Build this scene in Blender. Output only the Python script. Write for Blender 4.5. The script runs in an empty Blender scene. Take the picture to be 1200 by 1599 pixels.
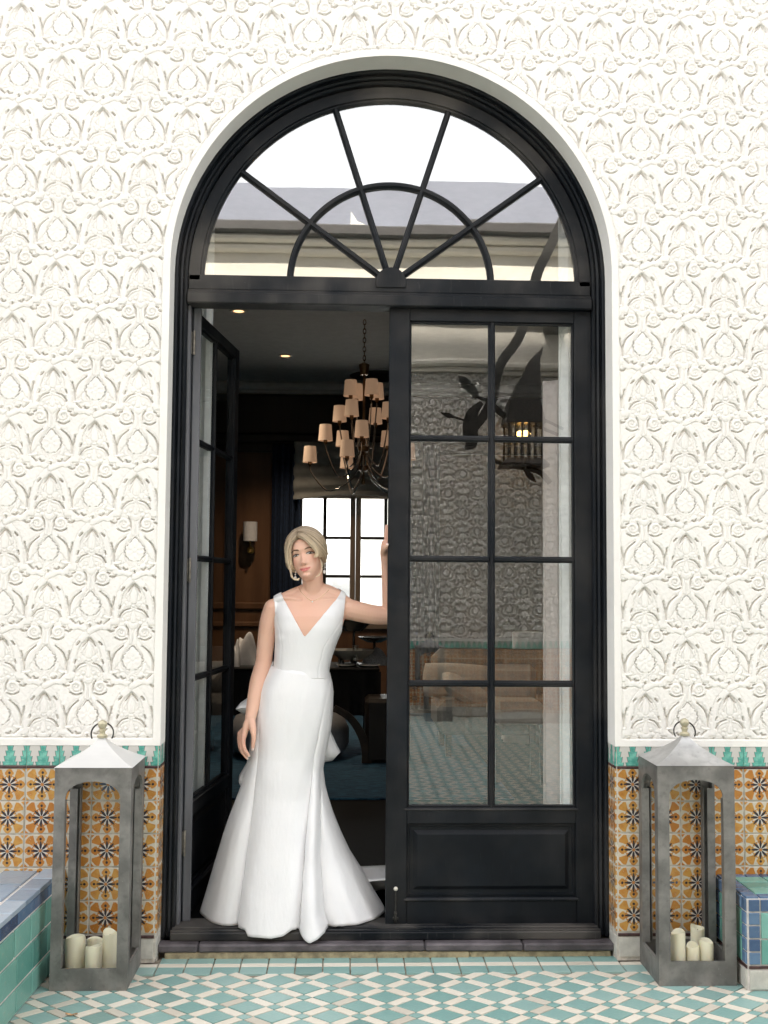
import bpy, bmesh, math, random
import numpy as np
from mathutils import Vector, Matrix
random.seed(7); NR = np.random.RandomState(11)
PI = math.pi
sc = bpy.context.scene
COL = sc.collection

# ------------------------------------------------------------------ camera
CAM_F, CAM_YAW, CAM_PITCH, CAM_ROLL = 1709.07, .0379, .0672, .0075
CAM_C = np.array([-.2086, -4.7, 1.5752])
_f = np.array([math.sin(CAM_YAW)*math.cos(CAM_PITCH), math.cos(CAM_YAW)*math.cos(CAM_PITCH), math.sin(CAM_PITCH)])
_r0 = np.array([math.cos(CAM_YAW), -math.sin(CAM_YAW), 0.]); _u0 = np.cross(_r0, _f)
_c, _s = math.cos(CAM_ROLL), math.sin(CAM_ROLL)
_r = _c*_r0 + _s*_u0; _u = -_s*_r0 + _c*_u0
cd = bpy.data.cameras.new("camera"); cam = bpy.data.objects.new("camera", cd); COL.objects.link(cam)
cam.matrix_world = Matrix(((_r[0], _u[0], -_f[0], CAM_C[0]), (_r[1], _u[1], -_f[1], CAM_C[1]), (_r[2], _u[2], -_f[2], CAM_C[2]), (0, 0, 0, 1)))
cd.sensor_fit = 'VERTICAL'; cd.sensor_height = 36; cd.sensor_width = 27; cd.lens = CAM_F/1599*36
cd.clip_start = .05; cd.clip_end = 500
sc.camera = cam

def at(px, py, Y):
    "world point seen at photograph pixel (px, py) on the vertical plane at depth Y (used for measuring)"
    d = _f + _r*(px-600)/CAM_F - _u*(py-799.5)/CAM_F
    return CAM_C + d*((Y-CAM_C[1])/d[1])
def atz(px, py, Z):
    d = _f + _r*(px-600)/CAM_F - _u*(py-799.5)/CAM_F
    return CAM_C + d*((Z-CAM_C[2])/d[2])
def proj(P):
    d = np.asarray(P) - CAM_C; w = d@_f
    return 600 + CAM_F*(d@_r)/w, 799.5 - CAM_F*(d@_u)/w

# ------------------------------------------------------------------ world, sun, exposure
SUN_EL, SUN_AZ = math.radians(52), math.radians(-28)      # the sun stands behind the house, so this front is in open shade
w = bpy.data.worlds.new("World"); sc.world = w; w.use_nodes = True
nt = w.node_tree; nt.nodes.clear()
sky = nt.nodes.new("ShaderNodeTexSky"); sky.sky_type = 'NISHITA'; sky.sun_disc = False
sky.sun_elevation = SUN_EL; sky.sun_rotation = SUN_AZ
sky.air_density = 1.0; sky.dust_density = 4.0; sky.ozone_density = 1.0
hs = nt.nodes.new("ShaderNodeHueSaturation"); hs.inputs['Saturation'].default_value = .10     # thin bright cloud: a nearly white sky
bg = nt.nodes.new("ShaderNodeBackground"); bg.inputs[1].default_value = .15
ow = nt.nodes.new("ShaderNodeOutputWorld")
nt.links.new(sky.outputs[0], hs.inputs['Color']); nt.links.new(hs.outputs[0], bg.inputs[0]); nt.links.new(bg.outputs[0], ow.inputs[0])
sd = bpy.data.lights.new("sun", 'SUN'); sd.energy = 3.0; sd.angle = math.radians(.53); sd.color = (1, .95, .87)
sun = bpy.data.objects.new("sun", sd); COL.objects.link(sun)
_sv = Vector((math.sin(SUN_AZ)*math.cos(SUN_EL), math.cos(SUN_AZ)*math.cos(SUN_EL), math.sin(SUN_EL)))   # towards the sun
sun.rotation_euler = (-_sv).to_track_quat('-Z', 'Y').to_euler(); sun.location = (0, 0, 30)
sc.view_settings.view_transform = 'Standard'; sc.view_settings.look = 'None'
sc.view_settings.exposure = 2.55; sc.view_settings.gamma = 1; sc.view_settings.use_curve_mapping = False
sc.render.engine = 'CYCLES'
cy = sc.cycles
cy.use_denoising = True; cy.max_bounces = 10; cy.diffuse_bounces = 5; cy.glossy_bounces = 4; cy.transmission_bounces = 6
cy.transparent_max_bounces = 16; cy.caustics_reflective = False; cy.caustics_refractive = False; cy.sample_clamp_indirect = 6

# ------------------------------------------------------------------ node helpers
class X:
    "a value socket with arithmetic"
    def __init__(s, t, k): s.t, s.k = t, k
    def _m(s, op, *o):
        n = s.t.nodes.new("ShaderNodeMath"); n.operation = op
        for i, v in enumerate((s,)+o):
            if isinstance(v, X): s.t.links.new(v.k, n.inputs[i])
            else: n.inputs[i].default_value = v
        return X(s.t, n.outputs[0])
    def __add__(s, o): return s._m('ADD', o)
    __radd__ = __add__
    def __sub__(s, o): return s._m('SUBTRACT', o)
    def __rsub__(s, o): return (s*-1) + o
    def __mul__(s, o): return s._m('MULTIPLY', o)
    __rmul__ = __mul__
    def __truediv__(s, o): return s._m('DIVIDE', o)
    def lt(s, o): return s._m('LESS_THAN', o)
    def gt(s, o): return s._m('GREATER_THAN', o)
    def abs(s): return s._m('ABSOLUTE')
    def fr(s): return s._m('FRACT')
    def fl(s): return s._m('FLOOR')
    def mx(s, o): return s._m('MAXIMUM', o)
    def mn(s, o): return s._m('MINIMUM', o)
    def pw(s, o): return s._m('POWER', o)
    def sq(s): return s._m('SQRT')
    def at2(s, o): return s._m('ARCTAN2', o)
    def sin(s): return s._m('SINE')
    def clamp(s): return s.mx(0.).mn(1.)
    def soft(s, a, b):
        n = s.t.nodes.new("ShaderNodeMapRange"); n.interpolation_type = 'SMOOTHSTEP'
        s.t.links.new(s.k, n.inputs[0]); n.inputs[1].default_value = a; n.inputs[2].default_value = b
        return X(s.t, n.outputs[0])
class Mat:
    def __init__(s, name):
        s.m = bpy.data.materials.new(name); s.m.use_nodes = True; s.t = s.m.node_tree
        s.b = s.t.nodes['Principled BSDF']; s.out = s.t.nodes['Material Output']; s._c = {}
    def node(s, n): return s.t.nodes.new(n)
    def coord(s, which='Object'):
        if which not in s._c:
            s._c[which] = s.node("ShaderNodeTexCoord").outputs[which]
        return s._c[which]
    def xyz(s, which='Object'):
        n = s.node("ShaderNodeSeparateXYZ"); s.t.links.new(s.coord(which), n.inputs[0])
        return [X(s.t, o) for o in n.outputs]
    def pos(s):
        return s.node("ShaderNodeNewGeometry").outputs['Position']
    def noise(s, scale, detail=3, rough=.55, vec=None, stretch=None, col=False):
        n = s.node("ShaderNodeTexNoise"); n.inputs['Scale'].default_value = scale; n.inputs['Detail'].default_value = detail
        n.inputs['Roughness'].default_value = rough
        v = s.coord() if vec is None else vec
        if stretch:
            mp = s.node("ShaderNodeMapping"); mp.inputs['Scale'].default_value = stretch; s.t.links.new(v, mp.inputs[0]); v = mp.outputs[0]
        s.t.links.new(v, n.inputs['Vector'])
        return X(s.t, n.outputs[0])
    def vor(s, scale, feature='F1', vec=None):
        n = s.node("ShaderNodeTexVoronoi"); n.inputs['Scale'].default_value = scale; n.feature = feature
        s.t.links.new(s.coord() if vec is None else vec, n.inputs['Vector'])
        return X(s.t, n.outputs['Distance'])
    def rnd(s): return X(s.t, s.node("ShaderNodeObjectInfo").outputs['Random'])
    def white(s, v):
        n = s.node("ShaderNodeTexWhiteNoise"); n.noise_dimensions = '1D'; s.t.links.new(v.k, n.inputs['W']); return X(s.t, n.outputs['Value'])
    def mix(s, f, a, b):
        n = s.node("ShaderNodeMix"); n.data_type = 'RGBA'; n.clamp_factor = True
        if isinstance(f, X): s.t.links.new(f.k, n.inputs[0])
        else: n.inputs[0].default_value = f
        for i, v in ((6, a), (7, b)):
            if isinstance(v, (tuple, list)): n.inputs[i].default_value = (*v[:3], 1)
            else: s.t.links.new(v, n.inputs[i])
        return n.outputs[2]
    def attr(s, name):
        n = s.node("ShaderNodeAttribute"); n.attribute_name = name; return n.outputs['Color']
    def color(s, c):
        if isinstance(c, (tuple, list)): s.b.inputs['Base Color'].default_value = (*c[:3], 1)
        else: s.t.links.new(c, s.b.inputs['Base Color'])
        return s
    def set(s, **k):
        for a, v in k.items():
            i = s.b.inputs[{'rough': 'Roughness', 'metal': 'Metallic', 'coat': 'Coat Weight', 'coatr': 'Coat Roughness', 'sheen': 'Sheen Weight', 'sss': 'Subsurface Weight', 'spec': 'Specular IOR Level', 'emit': 'Emission Strength', 'trans': 'Transmission Weight', 'ior': 'IOR', 'alpha': 'Alpha', 'sheenr': 'Sheen Roughness', 'sssc': 'Subsurface Scale', 'aniso': 'Anisotropic'}[a]]
            if isinstance(v, X): s.t.links.new(v.k, i.__class__ and i)
            else: i.default_value = v
        return s
    def emission(s, c, e):
        s.b.inputs['Emission Color'].default_value = (*c, 1); s.b.inputs['Emission Strength'].default_value = e; return s
    def bump(s, h, dist=.002, strength=1.):
        n = s.node("ShaderNodeBump"); n.inputs['Distance'].default_value = dist; n.inputs['Strength'].default_value = strength
        s.t.links.new(h.k, n.inputs['Height']); s.t.links.new(n.outputs[0], s.b.inputs['Normal']); return s
def pm(name, c, rough=.6, var=.12, scale=12, bump=0, bscale=60, metal=0, stretch=None, **k):
    "a principled material whose colour wanders a little and whose surface is not quite even"
    m = Mat(name)
    n = m.noise(scale, 4, stretch=stretch)
    lo = tuple(max(0, v*(1-var)) for v in c); hi = tuple(min(1, v*(1+var)) for v in c)
    m.color(m.mix(n.soft(.3, .7), lo, hi)); m.set(rough=rough, metal=metal, **k)
    if bump: m.bump(m.noise(bscale, 4, stretch=stretch), bump)
    return m.m

# ------------------------------------------------------------------ object helpers
ORG = {}                                                   # world origin of things that are not rotated
def tag(o, label=None, cat=None, group=None, kind=None):
    for k, v in (('label', label), ('category', cat), ('group', group), ('kind', kind)):
        if v: o[k] = v
    return o
def thing(name, label, cat, loc=(0, 0, 0), group=None, rz=0, parent=None):
    o = bpy.data.objects.new(name, None); COL.objects.link(o); o.empty_display_size = .1
    o.location = loc; o.rotation_euler = (0, 0, rz); ORG[o.name] = np.array(loc, float)
    return tag(o, label, cat, group)
def org(p):
    return ORG.get(p.name, np.zeros(3)) if p is not None else np.zeros(3)
class MB:
    "collects shapes (world coordinates unless the builder says local) and links them as one mesh object"
    def __init__(s): s.v = []; s.f = []; s.m = []; s.n = 0; s.mi = 0
    def add(s, vs, fs):
        k = s.n
        s.v.extend([tuple(map(float, p)) for p in vs]); s.n += len(vs)
        for f in fs: s.f.append(tuple(i+k for i in f)); s.m.append(s.mi)
        return s
    def box(s, x0, x1, y0, y1, z0, z1, c=0):
        if x0 > x1: x0, x1 = x1, x0
        if y0 > y1: y0, y1 = y1, y0
        if z0 > z1: z0, z1 = z1, z0
        if c <= 0:
            v = [(x, y, z) for x in (x0, x1) for y in (y0, y1) for z in (z0, z1)]
            return s.add(v, [(0, 1, 3, 2), (4, 6, 7, 5), (0, 4, 5, 1), (2, 3, 7, 6), (0, 2, 6, 4), (1, 5, 7, 3)])
        c = min(c, (x1-x0)*.45, (y1-y0)*.45, (z1-z0)*.45)
        bm = bmesh.new(); bmesh.ops.create_cube(bm, size=1)
        for q in bm.verts: q.co = Vector(((x0+x1)/2+q.co.x*(x1-x0), (y0+y1)/2+q.co.y*(y1-y0), (z0+z1)/2+q.co.z*(z1-z0)))
        bmesh.ops.bevel(bm, geom=bm.edges[:], offset=c, segments=1, affect='EDGES')
        bm.verts.index_update()
        s.add([q.co[:] for q in bm.verts], [[q.index for q in f.verts] for f in bm.faces]); bm.free(); return s
    def loft(s, rings, closed=True, cap=True, loop=False):
        "rings: list of equal-length point lists"
        n = len(rings[0]); vs = [p for r in rings for p in r]; fs = []
        R = len(rings)
        for i in range(R if loop else R-1):
            for j in range(n if closed else n-1):
                a, b = i*n+j, i*n+(j+1) % n; c2, d = ((i+1) % R)*n+(j+1) % n, ((i+1) % R)*n+j
                fs.append((a, b, c2, d))
        if cap and closed and not loop:
            fs.append(tuple(range(n-1, -1, -1))); fs.append(tuple((R-1)*n+j for j in range(n)))
        return s.add(vs, fs)
    def prism(s, poly, y0, y1):
        "polygon in x,z pushed from y0 to y1"
        return s.loft([[(x, y0, z) for x, z in poly], [(x, y1, z) for x, z in poly]])
    def prismz(s, poly, z0, z1):
        return s.loft([[(x, y, z0) for x, y in poly], [(x, y, z1) for x, y in poly]])
    def tube(s, path, r, n=8, cap=True, loop=False):
        P = [np.array(p, float) for p in path]; N = len(P); rs = r if isinstance(r, (list, tuple, np.ndarray)) else [r]*N
        rings = []; up = None
        for i in range(N):
            t = (P[(i+1) % N]-P[(i-1) % N]) if loop else (P[min(i+1, N-1)]-P[max(i-1, 0)])
            t = t/(np.linalg.norm(t)+1e-12)
            if up is None:
                up = np.array([0, 0, 1.]) if abs(t[2]) < .9 else np.array([1., 0, 0])
            a = up - t*(up@t); a /= np.linalg.norm(a)+1e-12; b = np.cross(t, a); up = a
            rings.append([P[i]+rs[i]*(math.cos(q)*a+math.sin(q)*b) for q in np.linspace(0, 2*PI, n, endpoint=False)])
        return s.loft(rings, cap=cap, loop=loop)
    def ribbon(s, path, widths, thick, nrm):
        "flat bar following a path; nrm = direction of its thickness"
        P = [np.array(p, float) for p in path]; N = len(P); nrm = np.array(nrm, float); rings = []
        for i in range(N):
            t = P[min(i+1, N-1)]-P[max(i-1, 0)]; t /= np.linalg.norm(t)
            a = np.cross(nrm, t); a /= np.linalg.norm(a); w_ = widths[i]/2
            rings.append([P[i]+a*w_+nrm*thick/2, P[i]+a*w_-nrm*thick/2, P[i]-a*w_-nrm*thick/2, P[i]-a*w_+nrm*thick/2])
        return s.loft(rings)
    def lathe(s, prof, cx, cy, cz, n=20, ax='z', ring=False):
        "prof: list of (radius, height)"
        rings = []
        for r, h in prof:
            if ax == 'z': rings.append([(cx+r*math.cos(q), cy+r*math.sin(q), cz+h) for q in np.linspace(0, 2*PI, n, endpoint=False)])
            else: rings.append([(cx+r*math.cos(q), cy+h, cz+r*math.sin(q)) for q in np.linspace(0, 2*PI, n, endpoint=False)])
        if ring: rings = rings+[rings[0]]
        return s.loft(rings, cap=not ring)
    def ball(s, c, r, n=12, sx=1, sy=1, sz=1):
        pr_ = [(max(1e-4, math.sin(q)), -math.cos(q)) for q in np.linspace(0, PI, n//2+1)]
        rings = [[(c[0]+r*sx*a*math.cos(q), c[1]+r*sy*a*math.sin(q), c[2]+r*sz*h) for q in np.linspace(0, 2*PI, n, endpoint=False)] for a, h in pr_]
        return s.loft(rings)
    def mesh(s, name, mats, o=(0, 0, 0), smooth=False):
        me = bpy.data.meshes.new(name)
        v = np.array(s.v, float).reshape(-1, 3)-np.array(o, float)
        me.from_pydata(v.tolist(), [], s.f)
        for m in (mats if isinstance(mats, (list, tuple)) else [mats]): me.materials.append(m)
        if any(s.m): me.polygons.foreach_set('material_index', s.m)
        bm = bmesh.new(); bm.from_mesh(me); bmesh.ops.recalc_face_normals(bm, faces=bm.faces[:]); bm.to_mesh(me); bm.free()
        if smooth: smooth_by_angle(me, smooth if isinstance(smooth, (int, float)) and smooth is not True else 40)
        return me
    def build(s, name, mats, parent=None, local=False, loc=None, smooth=False, bevel=0):
        po = np.zeros(3) if local else org(parent)
        lo = np.zeros(3) if loc is None else np.array(loc, float)      # object origin, in the same frame as the vertices
        me = s.mesh(name, mats, lo, smooth)
        o = bpy.data.objects.new(name, me); COL.objects.link(o)
        o.location = lo-po; o.parent = parent; ORG[o.name] = lo
        if bevel:
            b = o.modifiers.new('bevel', 'BEVEL'); b.width = bevel; b.segments = 1; b.limit_method = 'ANGLE'; b.angle_limit = math.radians(50)
        return o
def smooth_by_angle(me, deg):
    me.polygons.foreach_set('use_smooth', [True]*len(me.polygons))
    me.set_sharp_from_angle(angle=math.radians(deg))
def inst(name, me, parent, loc, rot=(0, 0, 0), scale=None, local=False):
    o = bpy.data.objects.new(name, me); COL.objects.link(o)
    o.location = np.array(loc, float)-(np.zeros(3) if local else org(parent)); o.rotation_euler = rot; o.parent = parent
    if scale is not None: o.scale = scale
    return o
def grid_mesh(name, V, faces, mats, smooth=True, color=None):
    me = bpy.data.meshes.new(name); V = np.asarray(V, np.float32); faces = np.asarray(faces, np.int32)
    me.vertices.add(len(V)); me.vertices.foreach_set('co', V.ravel())
    me.loops.add(faces.size); me.loops.foreach_set('vertex_index', faces.ravel())
    me.polygons.add(len(faces)); me.polygons.foreach_set('loop_start', np.arange(0, faces.size, faces.shape[1], dtype=np.int32))
    me.polygons.foreach_set('loop_total', np.full(len(faces), faces.shape[1], np.int32))
    me.polygons.foreach_set('use_smooth', np.full(len(faces), smooth, bool))
    for m in (mats if isinstance(mats, (list, tuple)) else [mats]): me.materials.append(m)
    if color is not None:
        a = me.color_attributes.new('tint', 'FLOAT_COLOR', 'POINT'); c4 = np.ones((len(V), 4), np.float32); c4[:, :3] = color; a.data.foreach_set('color', c4.ravel())
    me.update(); me.validate()
    return me
def link(name, me, parent=None, loc=(0, 0, 0), local=False):
    return inst(name, me, parent, loc, local=local)
def quads(nr, nc, loop=False):
    i, j = np.meshgrid(np.arange(nr-1), np.arange(nc if loop else nc-1), indexing='ij'); j2 = (j+1) % nc
    return np.stack([i*nc+j, i*nc+j2, (i+1)*nc+j2, (i+1)*nc+j], -1).reshape(-1, 4)
def smst(a, b, x):
    t = np.clip((x-a)/(b-a), 0, 1); return t*t*(3-2*t)
def crom(pts, n):
    "smooth curve through points"
    P = np.array(pts, float); P = np.vstack([2*P[0]-P[1], P, 2*P[-1]-P[-2]]); out = []
    m = len(P)-3
    for q in np.linspace(0, m-1e-6, n):
        i = int(q); t = q-i; a, b, c, d = P[i:i+4]
        out.append(.5*((2*b)+(-a+c)*t+(2*a-5*b+4*c-d)*t*t+(-a+3*b-3*c+d)*t**3))
    return np.array(out)
# ------------------------------------------------------------------ materials of the front
def plaster_mat(name, c, fine=True):
    m = Mat(name); n = m.noise(3, 5); n2 = m.noise(55, 4)
    a = m.mix(n.soft(.3, .75), tuple(v*.93 for v in c), c)
    a = m.mix(n2.soft(.55, .8)*.18, a, (c[0]*.88, c[1]*.82, c[2]*.73))
    m.color(a).set(rough=.85, spec=.25)
    return m, n2
m_, n2_ = plaster_mat("carved plaster", (.87, .84, .795))
ve = m_.noise(260, 3); ve2 = m_.vor(95)
m_.bump(ve2*.6+ve*.4+n2_*.5, .0013, .8); M_RELIEF = m_.m
m_, n2_ = plaster_mat("smooth plaster", (.83, .805, .76)); m_.bump(m_.noise(140, 4)+n2_, .0008); M_PLASTER = m_.m
M_GROUT = pm("grout", (.53, .49, .43), .9, .2, 40, .001, 200)
M_GROUT_D = pm("floor grout", (.33, .28, .22), .9, .3, 30, .001, 200)

def tile_mat(name, fld=False):
    "glazed tin tile: dark and white star on ochre leaves; object coordinates, 1 unit = one tile"
    m = Mat(name)
    x, y, z = m.xyz()
    if fld: u, v = (x/.137).fr()-.5, (z/.137).fr()-.5
    else: u, v = x/.137, z/.137
    wob = m.noise(60, 2); u = u+(wob-.5)*.035; v = v+(m.noise(47, 2)-.5)*.035
    au, av = u.abs(), v.abs(); r = (u*u+v*v).sq(); th = u.at2(v)
    a = (th*(8/(2*PI))+8.5).fr(); k = (a*2-1).abs()              # k=0 on the axes and diagonals
    pd = ((r-.025)/.285).clamp(); pw_ = ((r-.025)/.235).clamp()
    dark = (k*r*(PI/8)).lt((pd*PI).sin()*.040-.002); white = ((1-k)*r*(PI/8)).lt((pw_*PI).sin()*.034-.002)
    hub = r.lt(.048)
    mxx = au.mx(av); mnn = au.mn(av)
    lobe = (((mxx-.345)*(mxx-.345)*.75+mnn*mnn)).sq().lt(.112)
    tip = (mnn*.9+mxx).lt(.49)*mnn.lt(.13)*mxx.gt(.3)
    ring = r.lt(.265)
    s = (au+av)*.7071; t = (au-av).abs()*.7071
    arrow = s.gt(.24)*s.lt(.545)*t.lt((s-.27).abs()*.55+.045)*mxx.lt(.455)
    nib = s.gt(.60)*t.lt(.07)*mxx.lt(.475)
    och = lobe.mx(tip).mx(ring).mx(arrow).mx(nib)
    dot = ((mxx-.355)*(mxx-.355)+mnn*mnn).sq().lt(.040)
    rn = m.rnd(); rn2 = m.white(rn*91.7)
    n1 = m.noise(38, 3); nw = m.noise(150, 3)
    o1 = m.mix(rn, (.47, .185, .030), (.55, .30, .07)); o1 = m.mix(n1.soft(.35, .75)*.7, o1, (.43, .15, .022))
    cream = m.mix(rn2*.6+n1*.4, (.60, .55, .46), (.50, .45, .36))
    dk = m.mix(rn2.gt(.93), (.028, .022, .030), (.07, .09, .14))
    c = m.mix(och, cream, o1)
    line = r.gt(.252)*r.lt(.27)*(1-dark)
    c = m.mix(line*.6, c, (.16, .07, .02))
    c = m.mix(white, c, (.62, .58, .52)); c = m.mix(dark, c, dk); c = m.mix(hub, c, (.50, .20, .05)); c = m.mix(dot, c, dk)
    wear = nw.soft(.62, .74)*rn2.soft(.15, .9)
    c = m.mix(wear*.75, c, (.60, .56, .48))
    m.color(c).set(rough=.28+.0, spec=.45); m.bump(m.noise(30, 3)+nw*.25, .0012); return m.m
M_OTILE = tile_mat("ochre star tile glaze")
def tree_mat(fld=False):
    m = Mat("teal tree tile glaze"); x, y, z = m.xyz()
    U = x/.137 if not fld else (x/.137).fr()-.5
    v = z/.085+.5 if not fld else (z-.811)/.085
    U = U+(m.noise(70, 2)-.5)*.02; v = v+(m.noise(66, 2)-.5)*.03
    u = ((U*2+.5).fr()-.5).abs()
    k = ((1-v)*3.75).fl(); fr_ = ((1-v)*3.75).fr()
    wd = .185+k*.082-fr_*.065
    ins = u.lt(wd); edge = u.lt(wd+.035)*(1-ins)
    n = m.noise(45, 4); rn = m.rnd()
    te = m.mix(n.soft(.3, .7), (.05, .28, .22), (.22, .55, .44))
    te = m.mix(rn*.3, te, (.10, .40, .36))
    c = m.mix(ins, (.58, .56, .52), te); c = m.mix(edge*.8, c, (.05, .045, .04))
    c = m.mix(m.noise(130, 3).soft(.6, .75)*.5, c, (.56, .53, .47))
    m.color(c).set(rough=.3); m.bump(n, .001); return m.m
M_TREE = tree_mat()
M_BROWN = pm("manganese brown trim glaze", (.06, .028, .026), .35, .5, 60, .001, 90)
M_PLINTH = pm("pale plinth tile", (.50, .48, .43), .6, .12, 30, .0008, 120)
def glaze_mat(name, a, b, rough=.32, wearc=(.5, .46, .38), sc_=14):
    m = Mat(name); rn = m.rnd(); r2 = m.white(rn*37.3); n = m.noise(sc_, 4); n2 = m.noise(90, 3)
    c = m.mix(rn*.65+n*.35, a, b); c = m.mix(r2.gt(.9)*.45, c, tuple(v*.6 for v in a))
    c = m.mix(n2.soft(.6, .8)*.35, c, wearc); c = m.mix(n.soft(.62, .75)*.3, c, (.28, .25, .19))
    m.color(c).set(rough=rough); m.bump(n2+n, .0012); return m.m
M_TEAL = glaze_mat("teal floor glaze", (.19, .35, .325), (.31, .45, .42))
M_CREAM = glaze_mat("cream floor tile", (.66, .59, .49), (.74, .69, .60), .5, (.48, .42, .33))
M_BLUE = glaze_mat("blue mosaic glaze", (.025, .055, .13), (.13, .22, .34), .25)
M_GREEN = glaze_mat("green planter glaze", (.09, .28, .235), (.21, .43, .365), .25)

# ------------------------------------------------------------------ carved relief: one repeat as a height field
PX, PZ, NX, NZ = .3655, .4605, 120, 152
def relief_tile():
    L = 420/NX
    gx, gy = np.meshgrid((np.arange(NX)+.0)*L-210, (np.arange(NZ)+.0)*540/NZ-165, indexing='xy')    # x -210..210, y -165..375 (medallion at 0,0)
    H = np.full(gx.shape, .70)
    H += .06*np.sin(gx*.16+2*np.sin(gy*.05))*np.sin(gy*.17+1.5*np.sin(gx*.06))
    def seg(X_, Y_, pts, ws):
        d = np.full(X_.shape, 1e9); tt = np.zeros(X_.shape); s0 = 0; tot = sum(math.dist(pts[i], pts[i+1]) for i in range(len(pts)-1))
        for i in range(len(pts)-1):
            ax, ay = pts[i]; bx, by = pts[i+1]; l2 = (bx-ax)**2+(by-ay)**2; l = math.sqrt(l2)
            t = np.clip(((X_-ax)*(bx-ax)+(Y_-ay)*(by-ay))/l2, 0, 1)
            w_ = ws[i]+(ws[i+1]-ws[i])*t
            q = np.hypot(X_-ax-t*(bx-ax), Y_-ay-t*(by-ay))-w_
            m = q < d; d = np.where(m, q, d); tt = np.where(m, (s0+t*l), tt); s0 += l
        return d, tt
    def put(H, d, prof, g=6.5, deep=.34, fl=1.):
        gr = deep+(H-deep)*smst(0, g, d)
        H = np.where(d > 0, np.minimum(H, np.maximum(gr, -1.3)), H)
        return np.where(d <= 0, prof, H)
    cells = [(dx, dy) for dx in (-420, -210, 0, 210, 420) for dy in (-810, -540, -270, 0, 270, 540, 810) if (abs(dx) == 210) == (abs(dy) in (270, 810))]
    def elem(fn):
        nonlocal H
        for dx, dy in cells:
            X_, Y_ = gx-dx, gy-dy
            if X_.max() < -260 or X_.min() > 260 or Y_.max() < -180 or Y_.min() > 430: continue
            H = fn(H, np.abs(X_), Y_, X_)
    def stroke(pts, ws, top, g=7, rnd=True, vein=0):
        w0 = max(ws)
        pts = [tuple(p) for p in crom(pts, 4*len(pts))]; ws = list(np.interp(np.linspace(0, 1, len(pts)), np.linspace(0, 1, len(ws)), ws))
        def fn(H, A, Y_, X_):
            d, t = seg(A, Y_, pts, ws)
            p = .45+.55*top-(.20*(1-np.clip(-d/w0, 0, 1))**2 if rnd else 0)
            if vein: p = p+vein*np.sin(t*.45+d*.35)
            return put(H, d, p, g)
        elem(fn)
    def blob(cx, cy, rx, ry, top, g=6, hole=0):
        def fn(H, A, Y_, X_):
            q = np.hypot((A-cx)/rx, (Y_-cy)/ry); d = (q-1)*min(rx, ry)
            p = .45+.55*top-.20*q*q
            if hole: p = p-hole*np.exp(-(q*2.2)**2)
            return put(H, d, p, g)
        elem(fn)
    # leaves that hold the medallion, and the volutes below it
    stroke([(15, 92), (34, 62), (66, 34), (78, -6), (88, -46)], [5, 12, 21, 20, 4], .92, 6, True, .035)
    stroke([(60, -30), (58, -58), (40, -70), (18, -74)], [8, 12, 9, 3], .84, 5, True, .03)
    blob(45, -84, 19, 17, .86, 5, .12); blob(0, -98, 13, 11, .8, 5)
    stroke([(70, -62), (92, -70), (112, -66)], [7, 8, 3], .82, 5, True, .03)
    # medallion
    def med(H, A, Y_, X_):
        t = Y_/66
        wdt = np.where(t >= 0, 48*np.clip(1-np.clip(t, 0, 1)**1.5, 0, 1)*np.clip(1.06-.36*np.clip(t, 0, 1), 0, 1), 48*np.sqrt(np.clip(1-(Y_/58)**2, 0, 1)))
        th = np.arctan2(X_, Y_+2); rr = np.hypot(X_, Y_+2)
        d = np.maximum(A-wdt, np.where((Y_ > 66) | (Y_ < -58), 20, -99))
        d = d*.85+2.2*np.cos(13*th)*smst(60, 30, Y_)
        petal = .93+.10*np.cos(6*th)*smst(8, 20, rr)*(1-smst(30, 44, rr))-.16*np.exp(-((rr-12)/3.5)**2)-.10*np.clip(rr/62, 0, 1)**3
        return put(H, d, petal, 5, -.42)
    elem(med)
    # stems, scrolls, bud and flower
    stroke([(11, 74), (10, 104), (13, 140), (26, 166)], [4.5, 5, 5, 4], .94, 5)
    sp = [(56+r_*math.cos(a_), 130+r_*math.sin(a_)) for a_, r_ in zip(np.linspace(-2.6, 7.4, 34), np.linspace(36, 6, 34))]
    stroke(sp, [7]*10+[5], .95, 5); blob(56, 130, 6.5, 6.5, .9, 4)
    blob(34, 176, 11, 10, .84, 5); blob(52, 190, 9, 9, .82, 5, .12); blob(26, 198, 9, 9, .84, 5, .12)
    blob(0, 172, 22, 25, .95, 6); stroke([(0, 190), (0, 214), (0, 236)], [14, 10, 2], .92, 5)
    stroke([(14, 240), (40, 232), (64, 206)], [6, 7, 3], .88, 5)
    blob(0, 268, 15, 14, .9, 5, .1); blob(27, 272, 17, 16, .9, 5, .12); blob(20, 300, 14, 15, .86, 5); blob(46, 262, 9, 9, .8, 4)
    stroke([(0, 288), (0, 316), (0, 348)], [17, 17, 3], .95, 6); stroke([(36, 302), (26, 326), (12, 346)], [5, 6, 2], .85, 5)
    # straps: a stepped, crossing lattice
    strap1 = [(0, -135), (46, -111), (88, -113), (90, -90), (126, -90), (128, -50), (134, 6), (144, 52), (160, 84), (210, 130)]
    strap2 = [(210, 135), (164, 159), (122, 157), (120, 180), (84, 180), (82, 220), (76, 276), (66, 322), (50, 354), (0, 405)]
    def straps(pts):
        def fn(H, A, Y_, X_):
            d, t = seg(A, Y_, pts, [14]*len(pts))
            p = 1.02-.13*np.exp(-((d+5.5)/2.0)**2)-.05*smst(-3, 0, d)
            return put(H, d, p, 5, .30)
        elem(fn)
    straps(strap2)
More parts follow.
